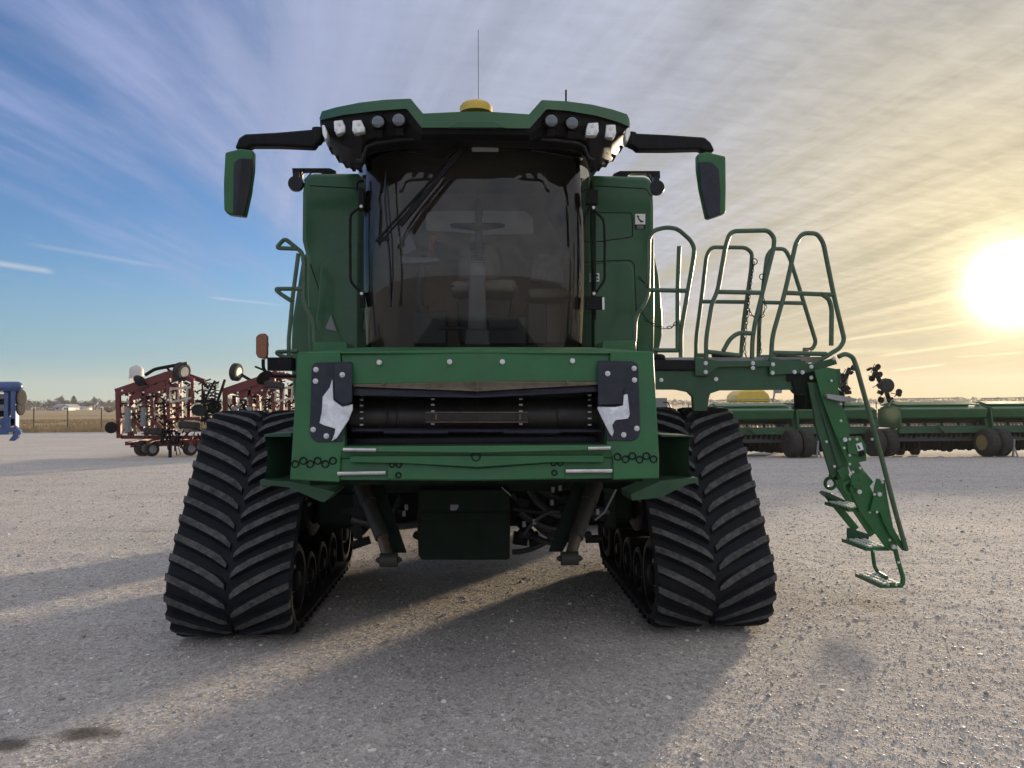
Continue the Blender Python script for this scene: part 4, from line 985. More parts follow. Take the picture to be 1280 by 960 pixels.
# grain drills
def drill(pxs, Yd, label, seed, hub=None):
    hub = hub or HUB
    sc = Yd / F; rr = random.Random(seed)
    gx = U(pxs[0][0], 520, Yd).x; yg = 502 + CAM_H / sc
    root = thing('grain_drill', label, 'grain drill', (gx, Yd, 0), 'green grain drills parked behind the ladder')
    px0 = pxs[0][0]
    P = lambda x, y, d=0.0: Vector(((x - px0) * sc + gx, Yd + d, (yg - y) * sc))
    off = Vector((gx, Yd, 0))
    xA, xB = pxs[0][0], pxs[-1][1]
    for (a, b) in pxs:
        h = MB()
        prof = [(-.05, 508), (-.35, 512), (-.30, 523), (-.1, 527), (.4, 527), (.7, 523), (.75, 510), (.3, 505)]
        A = [P(a, y, d) for d, y in prof]; B_ = [P(b, y, d) for d, y in prof]; n = len(prof)
        h.add(A + B_, [tuple(range(n)), tuple(range(2 * n - 1, n - 1, -1))] + [(i, (i + 1) % n, (i + 1) % n + n, i + n) for i in range(n)])
        o = h.build('seed_hopper', GREEN_B, root, bevel=.02)
        l = MB(); l.prism([P(a + 1, 507.5, -.10), P(b - 1, 507.5, -.10), P(b - 3, 504.2, .3), P(a + 3, 504.2, .3)], (0, .02, .03)); l.prism([P(a + 3, 504.2, .3), P(b - 3, 504.2, .3), P(b - 1, 508, .74), P(a + 1, 508, .74)], (0, .02, .03)); l.build('hopper_lid', GREEN, o, bevel=.01)
        s_ = MB(); s_.b2(P(a + 2, 530, -.1), P(b - 2, 527, .5)); s_.build('meter_box', BLACK, o)
        w = MB(); w.tube(fillet([P(a - 2, 508, .2), P(a + 3, 499, .2), P(b - 14, 498, .2), P(b - 8, 503, .2)], .15, 5), .012, 6); w.build('hopper_rail', GALV, o)
        e = MB(); e.prism([P(a - 1, 510, -.33), P(a - 1, 512, .75), P(a - 1, 536, .75), P(a - 1, 536, -.4)], (-.03, 0, 0)); e.build('end_panel', GREEN_B, root)
    for (a, b), (c_, d_) in zip(pxs, pxs[1:]):
        w = MB(); w.prism([P(b + 1, 508, .1), P(c_ - 1, 508, .1), P((b + c_) / 2 + .8, 524, .1), P((b + c_) / 2 - .8, 524, .1)], (0, .04, 0)); w.build('gap_plate', WHITE, root)
    t = MB(); x = xA + 4
    while x < xB - 3:
        t.tube([P(x, 529, .2), P(x + rr.uniform(-1, 1), 537, .1)], .018, 6); t.tube([P(x + 2, 529, .4), P(x + 4, 538, .3)], .012, 5); x += 5.2
    t.build('seed_tube', GALV, root)
    f = MB(); f.bar(P(xA - 2, 539, -.25), P(xB + 2, 539, -.25), .12, .14); f.bar(P(xA - 2, 541, .9), P(xB + 2, 541, .9), .12, .14)
    f.b2(P(xA, 536.5, -.25), P(xB, 533.5, -.15))
    for k in range(int((xB - xA) / 22) + 1):
        x = xA + k * 22; f.bar(P(x, 540, -.2), P(x, 540, .9), .08, .08); f.bar(P(x, 538, .1), P(x, 525, .2), .06, .06)
    for (a, b) in pxs: f.bar(P(b + 2, 536, -.2), P(b + 2, 522, -.1), .12, .16); f.bar(P((a + b) / 2, 541, -.3), P((a + b) / 2 - 14, 533, -.5), .08, .08)
    f.build('tool_bar', GREEN_D, root, bevel=.006)
    op = MB(); x = xA + 2
    while x < xB:
        y = rr.uniform(552, 556); op.bar(P(x, 541, -.2), P(x + 1, y, .1), .06, .10); op.lathe(P(x, y + 4, .1), (1, .15, 0), [(0, .02), (0, .16), (.02, .16), (.02, .02)], 14)
        op.box(P(x + 3, 547, .2), (.10, .5, .16)); op.lathe(P(x + 3, y + 6, .5), (1, 0, 0), [(0, .05), (0, .13), (.06, .13), (.06, .05)], 12)
        x += 6.5
    op.build('opener_row', BLACK, root); 
    g = MB(); g.b2(P(xA, 551, .5), P(xB, 541, .75)); g.b2(P(xA + 3, 553, -.1), P(xB - 3, 543, .1)); g.build('opener_frame', TRIM_D, root)
    for (a, b) in pxs:
        for x in ((b - 6, b + 10) if (b - a) > 90 else (b - 8,)):
            r = .36; wheel_part(root, Vector(((x - px0) * sc, -.45, r)), Vector((1, .1, 0)).normalized(), r, .30, off, 'wheel', hub)
        for x in (a + 14, a + 34):
            r = .25; wheel_part(root, Vector(((x - px0) * sc, .3, r)), Vector((.9, -.35, 0)).normalized(), r, .22, off, 'gauge_wheel', hub)
    j = MB(); j.tube([P(pxs[0][1] + 24, 550, -.6), P(pxs[0][1] + 22, 574, -.6)], .03, 8); j.tube([P(pxs[0][1] + 24, 560, -.6), P(pxs[0][1] + 29, 574, -.6)], .02, 6); j.build('parking_jack', GALV, root)
    return root
drill([(893, 989), (995, 1094)], 20.4, 'green grain drill with two hoppers standing behind the ladder and right track', 3, TYRE)
drill([(1118, 1230), (1236, 1348)], 20.0, 'green grain drill at the right edge below the sun', 4)

# folded planter wings with yellow hub
def folded_wing(label, pts, Yd, hub, seed, wid):
    rr = random.Random(seed); sc = Yd / F
    root = thing('folded_planter_wing', label, 'planter', (U(pts[-1][0], 0, Yd).x, Yd, 0), 'folded planter arms sticking up behind the drills')
    b = MB(); Pp = [U(x, y, Yd) for x, y in pts]
    for a, c in zip(Pp, Pp[1:]): b.bar(a, c, .09, .09)
    b.bar(Pp[-1], Vector((Pp[-1].x, Yd, 0.0)), .12, .12)
    b.build('arm', GREEN_U, root)
    c = MB(); d_ = MB()
    for i, (p, q) in enumerate(zip(Pp, Pp[1:])):
        n = int((q - p).length / .10)
        for k in range(n):
            t = k / n; w = wid * (.25 + .75 * min(1, (i + t) / (len(Pp) - 1) * 2)); o = p.lerp(q, t)
            c.box(o + Vector((rr.uniform(-w, w), rr.uniform(-.2, .2), rr.uniform(-.06, .06))), (rr.uniform(.05, .16), .1, rr.uniform(.05, .14)), Matrix.Rotation(rr.uniform(-1, 1), 3, 'Y'))
            a = o + Vector((rr.uniform(-w, w) * 1.3, rr.uniform(-.2, .2), 0)); d_.tube([a, a + Vector((rr.uniform(-.15, .15), 0, rr.uniform(-.2, .2))), a + Vector((rr.uniform(-.2, .2), 0, rr.uniform(-.3, .1)))], .012, 5)
            if k % 2 == 0: c.lathe(a, (rr.uniform(-.3, .3), 1, rr.uniform(-.3, .3)), [(0, .03), (0, .09), (.02, .09), (.02, .02)], 12)
    c.build('row_unit', BLACK, root); d_.build('seed_hose', HOSE, root)
    if hub:
        p = U(hub[0], hub[1], Yd - .3); t = MB(); small_tyre(t, p, (0, 1, 0), .2, .12); o = t.build('gauge_wheel', TYRE, root)
        h = MB(); h.lathe(p + Vector((0, .02, 0)), (0, -1, 0), [(0, .125), (.05, .125), (.03, .05), (.06, .04), (.06, .001)], 20); h.build('hub', YELLOW, o)
folded_wing('folded dark planter wing with a yellow wheel hub, right of the ladder', [(1092, 459), (1098, 473), (1108, 490), (1113, 505), (1116, 532)], 21.5, (1108.5, 482), 8, .22)
folded_wing('folded dark planter wing just behind the ladder handrail', [(1062, 460), (1056, 475), (1053, 490), (1054, 530)], 21.6, None, 9, .16)
# yellow tank
def tank():
    Yd = 23.0; root = thing('liquid_tank', 'yellow liquid tank on a green cart behind the drills', 'tank', (U(940, 0, Yd).x, Yd, 0))
    b = MB(); b.prism([U(x, y, Yd) for x, y in [(919, 503), (920, 494), (927, 488), (955, 487.5), (962, 493), (964, 503)]], (0, .9, 0)); b.build('tank_body', YELLOW, root, bevel=.05, seg=3)
    b = MB(); b.b2(U(912, 507, Yd - .1), U(980, 503.5, Yd + 1)); b.bar(U(975, 505, Yd), U(1000, 512, Yd), .08, .08); b.b2(U(925, 530, Yd), U(960, 507, Yd + .6)); b.build('cart_frame', GREEN_D, root)
    b = MB(); b.b2(U(938, 488, Yd + .3), U(946, 485.5, Yd + .5)); b.tube([U(966, 503, Yd), U(969, 487, Yd)], .03, 8); b.box(U(972, 489, Yd), (.25, .05, .12)); b.build('tank_lid', GALV, root)
    off = Vector(root.location); 
    for x in (-.7, .9): wheel_part(root, Vector((x, .3, .45)), Vector((1, 0, 0)), .45, .3, off, 'wheel', HUB)
tank()
def plantr():
    Yd = 12.5; root = thing('chemical_box', 'grey box with a bent hose on a stand just right of the feeder house', 'box', (U(823, 0, Yd).x, Yd, 0))
    b = MB(); b.b2(U(817, 512, Yd), U(829, 497.5, Yd + .3)); b.build('box_body', GREYP, root, bevel=.01)
    b = MB(); b.tube(fillet([U(829, 503, Yd), U(836, 503, Yd), U(839, 512, Yd), U(839, 520, Yd)], .08), .012, 6); b.build('bent_hose', HOSE, root)
    b = MB(); c = U(823, 512, Yd); b.b2((c.x - .05, Yd + .1, 0), (c.x + .05, Yd + .2, c.z)); b.b2((c.x - .3, Yd - .1, 0), (c.x + .3, Yd + .4, .04)); b.build('stand', GREEN_D, root)
plantr()

# ================================================================== WATER TOWER, HOUSES, FENCE
def tower():
    Yd = 480.0; c = U(170.5, 510, Yd); sc = Yd / F
    root = thing('water_tower', 'pale water tower on thin legs beyond the left cultivator', 'water tower', (c.x, Yd, 0))
    zt = lambda py: (508 - py) * sc + CAM_H
    b = MB(); r = 4.1
    b.lathe((c.x, Yd, zt(471)), (0, 0, 1), [(-1.2, .6), (-.8, r * .75), (0, r), (4.2, r), (5.6, r * .82), (6.6, r * .4), (7.0, .25), (7.4, .1)], 28); b.build('tank', mat('tower_paint', (.30, .34, .40), .6, var=.08, vscale=.3), root)
    l = MB()
    for k in range(6):
        t = k * math.pi / 3 + .3; d = Vector((math.cos(t), math.sin(t), 0))
        l.bar(Vector((c.x, Yd, zt(470))) + d * 3.7, Vector((c.x, Yd, 0)) + d * 4.6, .5, .5)
    for z in (8, 16):
        l.tube([Vector((c.x + math.cos(k * math.pi / 3 + .3) * 4.2, Yd + math.sin(k * math.pi / 3 + .3) * 4.2, z)) for k in range(6)], .12, 4, True)
    l.cyl((c.x, Yd, 0), (c.x, Yd, zt(471)), .5, 10); l.build('tower_leg', WALLM, root)
    k = MB(); k.tube([Vector((c.x + math.cos(i * math.pi / 12) * 4.6, Yd + math.sin(i * math.pi / 12) * 4.6, zt(472.5))) for i in range(24)], .12, 4, True); k.build('balcony', GALV, root)
tower()
def house(px0, px1, pyr, Yd, label, wall, roof, gable, name='farm_house', group=None):
    sc = Yd / F; a = U(px0, 510, Yd).x; b_ = U(px1, 510, Yd).x; h = (508.5 - pyr) * sc + CAM_H
    root = thing(name, label, 'house' if name == 'farm_house' else 'shed', ((a + b_) / 2, Yd, 0), group)
    w = MB(); e = h * .58; D = 9
    w.b2((a, Yd, 0), (b_, Yd + D, e))
    if gable: w.prism([(a, Yd, e), (b_, Yd, e), ((a + b_) / 2, Yd, h)], (0, .3, 0))
    w.build('wall', wall, root)
    r = MB()
    if gable:
        m = (a + b_) / 2
        r.prism([(a - .4, Yd - .3, e - .1), (m, Yd - .3, h), (m, Yd - .3, h + .25), (a - .5, Yd - .3, e + .15)], (0, D + .6, 0)); r.prism([(m, Yd - .3, h), (b_ + .4, Yd - .3, e - .1), (b_ + .5, Yd - .3, e + .15), (m, Yd - .3, h + .25)], (0, D + .6, 0))
    else:
        r.prism([(a - .3, Yd - .4, e), (a - .3, Yd + D / 2, h), (a - .3, Yd + D + .4, e), (a - .3, Yd + D / 2, h - .25)], (b_ - a + .6, 0, 0))
        r.prism([(a, Yd + .2, e), (a, Yd + D / 2, h - .3), (a, Yd + D - .2, e)], (b_ - a, 0, 0))
    r.build('roof', roof, root)
    n = max(1, int((b_ - a) / 3.5))
    for i in range(n):
        x = a + (b_ - a) * (i + .5) / n; q = MB(); q.b2((x - .5, Yd - .08, e * .35), (x + .5, Yd + .1, e * .75)); q.build('window', WINM, root)
    return root
house(78, 85.5, 505.6, 330, 'bright white gabled farmhouse end in front of the far trees', WALLM, ROOFM, True)
house(66, 77.5, 504.5, 336, 'long farmhouse wing with blue-grey roof beside the white gable', mat('grey_siding', (.3, .32, .34), .8), ROOFM, False)
house(60.5, 65, 508.8, 335, 'low grey lean-to shed left of the farmhouse', mat('shed_wall', (.26, .28, .30), .8), ROOFM, False, 'shed')
house(92.5, 103, 507.8, 360, 'pale low shed right of the farmhouse below the trees', WALLM, GALV, False, 'shed')
house(24, 36, 508, 420, 'long low dark-roofed building at far left of the tree line', mat('dun_wall', (.22, .2, .19), .8), ROOFM, False)
house(122, 125.5, 505.5, 400, 'small white gabled house seen just left of the cultivator', WALLM, ROOFM, True)

# fence
def fence():
    root = thing('field_fence', 'wire fence on thin dark posts between gravel yard and dry field', 'fence', (0, 46, 0))
    pm = mat('fence_post_paint', (.05, .035, .03), .7)
    fx0 = spot(0, 545.2); fx1 = spot(145, 543.0)
    yf = lambda x: 46.0 - .0 * x
    dx = 1.93; k0 = -27; x_first = U(47, 0, 46).x
    for k in range(-6, 40):
        x = x_first + dx * k
        b = MB(); b.tube([(x, 46, -.05), (x, 46, 1.36)], .035, 6); b.ball((x, 46, 1.37), .045, 6, 4); b.build('post', pm, root)
    b = MB()
    for z in (.25, .6, .95, 1.25): b.tube([(x_first - 6 * dx, 45.96, z), (x_first + 39 * dx, 45.96, z)], .006, 4)
    b.build('wire', GALV, root)
fence()

# ================================================================== TREES
def bare_tree_mesh(seed, h=8.0, spread=.55, lean=1.0):
    rr = random.Random(seed); tr = MB(); cr = MB()
    def limb(p, d, L, r, lvl):
        q = p + d * L
        if lvl >= 2: r = max(r, .075)
        (tr if lvl < 2 else cr).tube([p, p.lerp(q, .5) + Vector((rr.uniform(-1, 1), rr.uniform(-1, 1), 0)) * L * .06, q], r, 5 if lvl < 2 else 3, cap=False, taper=r * .55)
        if lvl >= 4: return
        n = rr.randint(3, 4) + (1 if lvl >= 1 else 0)
        for i in range(n):
            ax = Vector((rr.uniform(-1, 1), rr.uniform(-1, 1), rr.uniform(-.2, .7))).normalized()
            nd = (d * (1 - spread) + ax * spread * 1.15).normalized()
            st = q if i < 2 else p.lerp(q, rr.uniform(.4, .9))
            limb(st, nd, L * rr.uniform(.6, .8), r * .5, lvl + 1)
    limb(Vector((0, 0, 0)), Vector((0, 0, 1)), h * .24, h * .032, 0)
    return tr, cr
TREES = []
def make_tree(seed, label, h, spread, kind):
    root = thing('bare_tree' if kind else 'evergreen_tree', label, 'tree', (0, 0, 0), 'trees of the far tree line')
    if kind:
        t, c = bare_tree_mesh(seed, h, spread); t.build('trunk', BARK, root); c.build('crown', BARK, root, recalc=False)
    else:
        rr = random.Random(seed); t = MB(); t.tube([(0, 0, 0), (0, 0, h * .4)], .2, 6); t.build('trunk', BARK, root); c = MB()
        for k in range(700):
            z = rr.random() ** .8; rad = (1 - z) ** .6 * h * .36 * rr.uniform(.3, 1.1); t_ = rr.uniform(0, 6.28)
            p = Vector((math.cos(t_) * rad, math.sin(t_) * rad, h * (.1 + .9 * z))); s = h * .05
            q = [p + Vector((rr.uniform(-s, s), rr.uniform(-s, s), rr.uniform(-s, s))) for _ in range(3)]; c.add(q, [(0, 1, 2)])
        c.build('crown', EVER, root, recalc=False)
    return root
PROT = [make_tree(1, 'tall bare winter tree with an upright crown in the far tree line', 8.5, .5, 1), make_tree(2, 'broad bare winter tree in the far tree line', 7.5, .62, 1), make_tree(3, 'low rounded bare tree in the far tree line', 6.5, .68, 1), make_tree(4, 'dark evergreen tree in the far tree line', 6.5, .5, 0)]
rr = random.Random(99)
tl = [(20, 7), (26, 6.5), (31, 7), (35, 8), (40, 7), (46, 7), (51, 6.5), (56, 7), (61, 8), (64, 9), (69, 9), (74, 9.5), (79, 10.5), (83, 11), (87, 10.5), (92, 9), (97, 8), (101, 8), (106, 9), (111, 10), (116, 9.5), (120, 8), (125, 7), (130, 7.5), (135, 7), (140, 7.5), (146, 7)]
x = 150
while x < 400: tl.append((x, rr.uniform(6.5, 9))); x += rr.uniform(4.5, 7)
x = 818
while x < 1300: tl.append((x, rr.uniform(3.5, 5.5))); x += rr.uniform(6, 11)
x = -60
while x < 18: tl.append((x, rr.uniform(6, 8))); x += 5
used = set()
for i, (px, h) in enumerate(tl):
    k = rr.choices((0, 1, 2, 3), (4, 5, 4, 1.2))[0]
    if 76 < px < 90: k = rr.choice((0, 1))
    Yd = rr.uniform(360, 440); h = h * Yd / 400
    src = PROT[k]
    if k in used:
        c = src.copy(); COL.objects.link(c)
        for ch in src.children:
            d = ch.copy(); COL.objects.link(d); d.parent = c
    else: c = src; used.add(k)
    c.location = (U(px, 510, Yd).x, Yd, 0); c.rotation_euler = (0, 0, rr.uniform(0, 6.28)); s = h / 8.2 * (1.1 if k < 3 else 1.0); c.scale = (s * 1.1, s * 1.1, s)
# scrub under the tree line
um = MB(); rr = random.Random(5)
for k in range(16000):
    x = rr.uniform(-330, 330); y = rr.uniform(395, 430); z = rr.random() ** 1.2 * 4.6 * (1 if x < 40 else .6); s = .7
    if 350 > 0: p = Vector((x, y, z)); um.add([p + Vector((rr.uniform(-s, s), 0, rr.uniform(-s, s))) for _ in range(3)], [(0, 1, 2)])
tag(um.build('scrub', BARK, None, recalc=False), 'brownish winter scrub massed below the far tree line', 'scrub', kind='stuff')
bs = MB(); rr = random.Random(12); c = U(136.5, 513, 200)
for k in range(130):
    a = Vector((rr.uniform(-1, 1), rr.uniform(-1, 1), rr.uniform(.3, 1))).normalized(); L = rr.uniform(1.2, 2.6); bs.tube([(c.x, 200, 0), Vector((c.x, 200, 0)) + a * L * .5, Vector((c.x, 200, .3)) + a * L + Vector((rr.uniform(-.4, .4), 0, 0))], .05, 3, taper=.015)
tag(bs.build('bare_bush', BARK, None, recalc=False), 'lone low bare bush standing in the dry field', 'bush')

# ================================================================== GROUND
def vnoise(X, Y, s, seed):
    g = np.random.RandomState(seed).rand(256, 256).astype(np.float32)
    x = X * s + 1000.37; y = Y * s + 777.7; xi = np.floor(x).astype(int); yi = np.floor(y).astype(int)
    fx = x - xi; fy = y - yi; fx = fx * fx * (3 - 2 * fx); fy = fy * fy * (3 - 2 * fy)
    G = lambda a, b: g[a % 256, b % 256]
    return (G(xi, yi) * (1 - fx) + G(xi + 1, yi) * fx) * (1 - fy) + (G(xi, yi + 1) * (1 - fx) + G(xi + 1, yi + 1) * fx) * fy - .5
def height(X, Y):
    fade = np.clip(60.0 / (np.abs(Y) + np.abs(X) + 1e-3), 0, 1)
    h = vnoise(X, Y, .45, 1) * .035 + vnoise(X, Y * 1.5, 1.3, 2) * .014 + vnoise(X, Y, 3.7, 3) * .006 + vnoise(X, Y, 9, 4) * .006 + vnoise(X, Y, 22, 5) * .005
    base = (vnoise(X, Y, 9, 4) * .004 + vnoise(X, Y, 22, 5) * .003)
    # flat where the machine stands
    m = np.clip((np.maximum(np.abs(X) - 2.2, np.abs(Y - 6.6) - 2.6)) / 1.2, 0, 1); m = m * m * (3 - 2 * m)
    far = np.clip((Y - 13) / 6, 0, 1)
    return (base * (1 - m) + h * m) * (1 - far * .75) * fade - .012 * (1 - .0)
def axis(a, b, st, far, g=1.09):
    c = list(np.arange(a, b, st)); s = st; x = c[-1]
    while x < far: s *= g; x += s; c.append(x)
    s = st; x = c[0]; pre = []
    while x > -far: s *= g; x -= s; pre.append(x)
    return np.array(pre[::-1] + c, dtype=np.float64)
xs_ = axis(-4.2, 5.2, .024, 2500); ys_ = axis(1.5, 8.0, .024, 2500)
ys_ = ys_[ys_ > -60]
XX, YY = np.meshgrid(xs_, ys_); ZZ = height(XX, YY)
nx, ny = len(xs_), len(ys_)
co = np.stack([XX.ravel(), YY.ravel(), ZZ.ravel()], 1).astype(np.float32)
idx = np.arange(nx * ny).reshape(ny, nx)
q = np.stack([idx[:-1, :-1].ravel(), idx[:-1, 1:].ravel(), idx[1:, 1:].ravel(), idx[1:, :-1].ravel()], 1).astype(np.int32)
def np_mesh(name, co, faces, m, smooth=True):
    k = faces.shape[1]; me = bpy.data.meshes.new(name); me.vertices.add(len(co)); me.vertices.foreach_set('co', co.ravel().astype(np.float32))
    me.loops.add(faces.size); me.loops.foreach_set('vertex_index', faces.ravel().astype(np.int32))
    me.polygons.add(len(faces)); me.polygons.foreach_set('loop_start', np.arange(0, faces.size, k, dtype=np.int32)); me.polygons.foreach_set('loop_total', np.full(len(faces), k, dtype=np.int32))
    me.polygons.foreach_set('use_smooth', np.full(len(faces), smooth)); me.update(calc_edges=True); me.validate()
    for x in (m if isinstance(m, list) else [m]): me.materials.append(x)
    o = bpy.data.objects.new(name, me); COL.objects.link(o); return o

class NT:
    def __init__(s, nt): s.nt = nt
    def n(s, t, **k):
        x = s.nt.nodes.new(t)
        for a, b in k.items(): setattr(x, a, b)
        return x
    def put(s, inp, v):
        if hasattr(v, 'links') or isinstance(v, bpy.types.NodeSocket): s.nt.links.new(v, inp)
        else: inp.default_value = v
    def math(s, op, a, b=None, c=None, clamp=False):
        x = s.n('ShaderNodeMath', operation=op); x.use_clamp = clamp; s.put(x.inputs[0], a)
        if b is not None: s.put(x.inputs[1], b)
        if c is not None: s.put(x.inputs[2], c)
        return x.outputs[0]
    def vec(s, op, a, b=None):
        x = s.n('ShaderNodeVectorMath', operation=op); s.put(x.inputs[0], a)
        if b is not None: s.put(x.inputs[1], b)
        return x.outputs['Value'] if op in ('DOT_PRODUCT', 'LENGTH', 'DISTANCE') else x.outputs[0]
    def sep(s, a): x = s.n('ShaderNodeSeparateXYZ'); s.put(x.inputs[0], a); return x.outputs
    def comb(s, a, b, c): x = s.n('ShaderNodeCombineXYZ'); s.put(x.inputs[0], a); s.put(x.inputs[1], b); s.put(x.inputs[2], c); return x.outputs[0]
    def noise(s, v, sc, det=6, ro=.6, dist=0.0):
        x = s.n('ShaderNodeTexNoise'); s.put(x.inputs['Vector'], v); x.inputs['Scale'].default_value = sc; x.inputs['Detail'].default_value = det; x.inputs['Roughness'].default_value = ro; x.inputs['Distortion'].default_value = dist; return x.outputs[0]
    def map(s, v, a, b, c=0.0, d=1.0, smooth=False):
        x = s.n('ShaderNodeMapRange'); x.interpolation_type = 'SMOOTHSTEP' if smooth else 'LINEAR'
        for i, q_ in enumerate((v, a, b, c, d)): s.put(x.inputs[i], q_)
        return x.outputs[0]
    def mix(s, f, a, b, bt='MIX'):
        x = s.n('ShaderNodeMix', data_type='RGBA', blend_type=bt); s.put(x.inputs[0], f); s.put(x.inputs[6], a if not isinstance(a, tuple) else (*a, 1)); s.put(x.inputs[7], b if not isinstance(b, tuple) else (*b, 1)); return x.outputs[2]

gm = bpy.data.materials.new('gravel'); gm.use_nodes = True; g = NT(gm.node_tree); B = gm.node_tree.nodes['Principled BSDF']
P_ = g.n('ShaderNodeNewGeometry').outputs['Position']
n1 = g.noise(P_, .35, 5, .6); n2 = g.noise(P_, 3.0, 6, .7); n3 = g.noise(P_, 45, 4, .7)
col = g.mix(g.map(n1, .35, .65), (.36, .318, .285), (.45, .405, .37))
col = g.mix(g.map(g.math('ADD', g.math('MULTIPLY', n2, .6), g.math('MULTIPLY', g.noise(P_, 13, 5, .7), .4)), .42, .62), col, (.52, .485, .455))
lane = g.noise(g.comb(g.math('MULTIPLY', g.sep(P_)[0], .22), g.math('MULTIPLY', g.sep(P_)[1], 1.3), 0), 1.1, 5, .6)
col = g.mix(g.map(lane, .45, .65, 0, .55), col, (.31, .275, .25))
vo = g.n('ShaderNodeTexVoronoi'); vo.inputs['Scale'].default_value = 46; g.put(vo.inputs['Vector'], P_)
vh = g.sep(vo.outputs['Color'])
col = g.mix(g.map(vh[0], .0, 1.0, .0, .72), col, g.mix(vh[1], (.11, .095, .08), (.74, .69, .645)))
vo2 = g.n('ShaderNodeTexVoronoi'); vo2.inputs['Scale'].default_value = 150; g.put(vo2.inputs['Vector'], P_)
col = g.mix(g.map(g.sep(vo2.outputs['Color'])[0], 0, 1, .0, .50), col, g.mix(g.sep(vo2.outputs['Color'])[2], (.12, .105, .095), (.75, .71, .68)))
col = g.mix(g.map(n3, .55, .75, 0, .35), col, (.22, .19, .17))
# oil stains
dist = g.noise(P_, 6, 5, .7)
for (px, py, rx, ry, amt) in ((108, 915, .155, .10, .85), (9, 928, .11, .10, .8), (186, 663, .2, .1, .4)):
    s_ = spot(px, py)
    d = g.vec('SUBTRACT', P_, (s_.x, s_.y, 0)); q3 = g.sep(d)
    l = g.vec('LENGTH', g.comb(g.math('DIVIDE', q3[0], rx), g.math('DIVIDE', q3[1], ry), 0))
    l = g.math('ADD', l, g.math('MULTIPLY', g.math('SUBTRACT', dist, .5), 1.1))
    col = g.mix(g.map(l, 1.15, .35, 0, amt, True), col, (.05, .042, .036))
g.put(B.inputs['Base Color'], col); B.inputs['Roughness'].default_value = 1.0; B.inputs['Specular IOR Level'].default_value = .08
hh = g.math('ADD', g.math('MULTIPLY', g.noise(P_, 34, 8, .75), 1.0), g.math('MULTIPLY', vo.outputs['Distance'], .5))
hh = g.math('ADD', hh, g.math('MULTIPLY', g.noise(P_, 8, 4, .6), .5))
bp_ = g.n('ShaderNodeBump'); bp_.inputs['Strength'].default_value = .75; bp_.inputs['Distance'].default_value = .015; g.put(bp_.inputs['Height'], hh); g.put(B.inputs['Normal'], bp_.outputs[0])
ground = np_mesh('gravel_yard', co, q, gm); tag(ground, kind='structure')

# loose stones
def stones(n, seed, ymin, ymax, smin, smax, frac_cam=1.0):
    rs = np.random.RandomState(seed)
    t = rs.rand(n); Yp = ymin * (ymax / ymin) ** t           # log density keeps the screen density even
    half = .72 * Yp + .4; Xp = (rs.rand(n) * 2 - 1) * half + .04 * Yp
    kp = np.ones(n, bool)
    for (ax_, ay_, rx_, ry_) in ((108, 915, .17, .11), (9, 928, .13, .11)):
        c_ = spot(ax_, ay_); kp &= ((Xp - c_.x) / rx_) ** 2 + ((Yp - c_.y) / ry_) ** 2 > rs.uniform(.2, 1.2, n)
    Xp, Yp = Xp[kp], Yp[kp]; n = len(Xp)
    s = smin * (smax / smin) ** (rs.rand(n) ** 2.2) * (1 + .10 * Yp)
    ico = [(0, 0, -1), (.72, -.53, -.45), (-.28, -.85, -.45), (-.89, 0, -.45), (-.28, .85, -.45), (.72, .53, -.45), (.28, -.85, .45), (-.72, -.53, .45), (-.72, .53, .45), (.28, .85, .45), (.89, 0, .45), (0, 0, 1)]
    fc = [(0, 1, 2), (1, 0, 5), (0, 2, 3), (0, 3, 4), (0, 4, 5), (1, 5, 10), (2, 1, 6), (3, 2, 7), (4, 3, 8), (5, 4, 9), (1, 10, 6), (2, 6, 7), (3, 7, 8), (4, 8, 9), (5, 9, 10), (6, 10, 11), (7, 6, 11), (8, 7, 11), (9, 8, 11), (10, 9, 11)]
    V = np.array(ico); Fc = np.array(fc)
    Vn = V[None] * (1 + (rs.rand(n, 12, 1) - .5) * .7) * np.stack([rs.uniform(.7, 1.3, n), rs.uniform(.6, 1.1, n), rs.uniform(.35, .75, n)], 1)[:, None, :]
    a = rs.rand(n) * 6.28; ca, sa = np.cos(a)[:, None], np.sin(a)[:, None]
    x = Vn[..., 0] * ca - Vn[..., 1] * sa; y = Vn[..., 0] * sa + Vn[..., 1] * ca
    W = np.stack([x, y, Vn[..., 2]], -1) * s[:, None, None]
    W += np.stack([Xp, Yp, height(Xp, Yp) + s * .12], -1)[:, None, :]
    Ff = (Fc[None] + (np.arange(n) * 12)[:, None, None]).reshape(-1, 3)
    return W.reshape(-1, 3), Ff
sm = bpy.data.materials.new('loose_stone'); sm.use_nodes = True; g = NT(sm.node_tree); B = sm.node_tree.nodes['Principled BSDF']
gi = g.n('ShaderNodeNewGeometry'); rp = gi.outputs['Random Per Island']
cr_ = g.n('ShaderNodeValToRGB'); g.put(cr_.inputs[0], rp); e = cr_.color_ramp.elements; e[0].color = (.22, .195, .175, 1); e[1].color = (.78, .75, .72, 1); e[1].position = 1.0; m_ = e.new(.25); m_.color = (.38, .345, .315, 1); m_ = e.new(.7); m_.color = (.50, .465, .435, 1)
g.put(B.inputs['Base Color'], g.mix(g.map(g.noise(gi.outputs['Position'], 120, 3), .3, .7, 0, .3), cr_.outputs[0], (.15, .13, .12))); B.inputs['Roughness'].default_value = .6; B.inputs['Specular IOR Level'].default_value = .3
v1, f1 = stones(210000, 21, 1.9, 20.0, .0013, .0048); v2, f2 = stones(5500, 22, 1.9, 14.0, .004, .012)
st_ = np_mesh('loose_gravel', np.concatenate([v1, v2]), np.concatenate([f1, f2 + len(v1)]), sm, False)
tag(st_, 'loose grey and tan crushed stones scattered over the yard', 'gravel', kind='stuff')

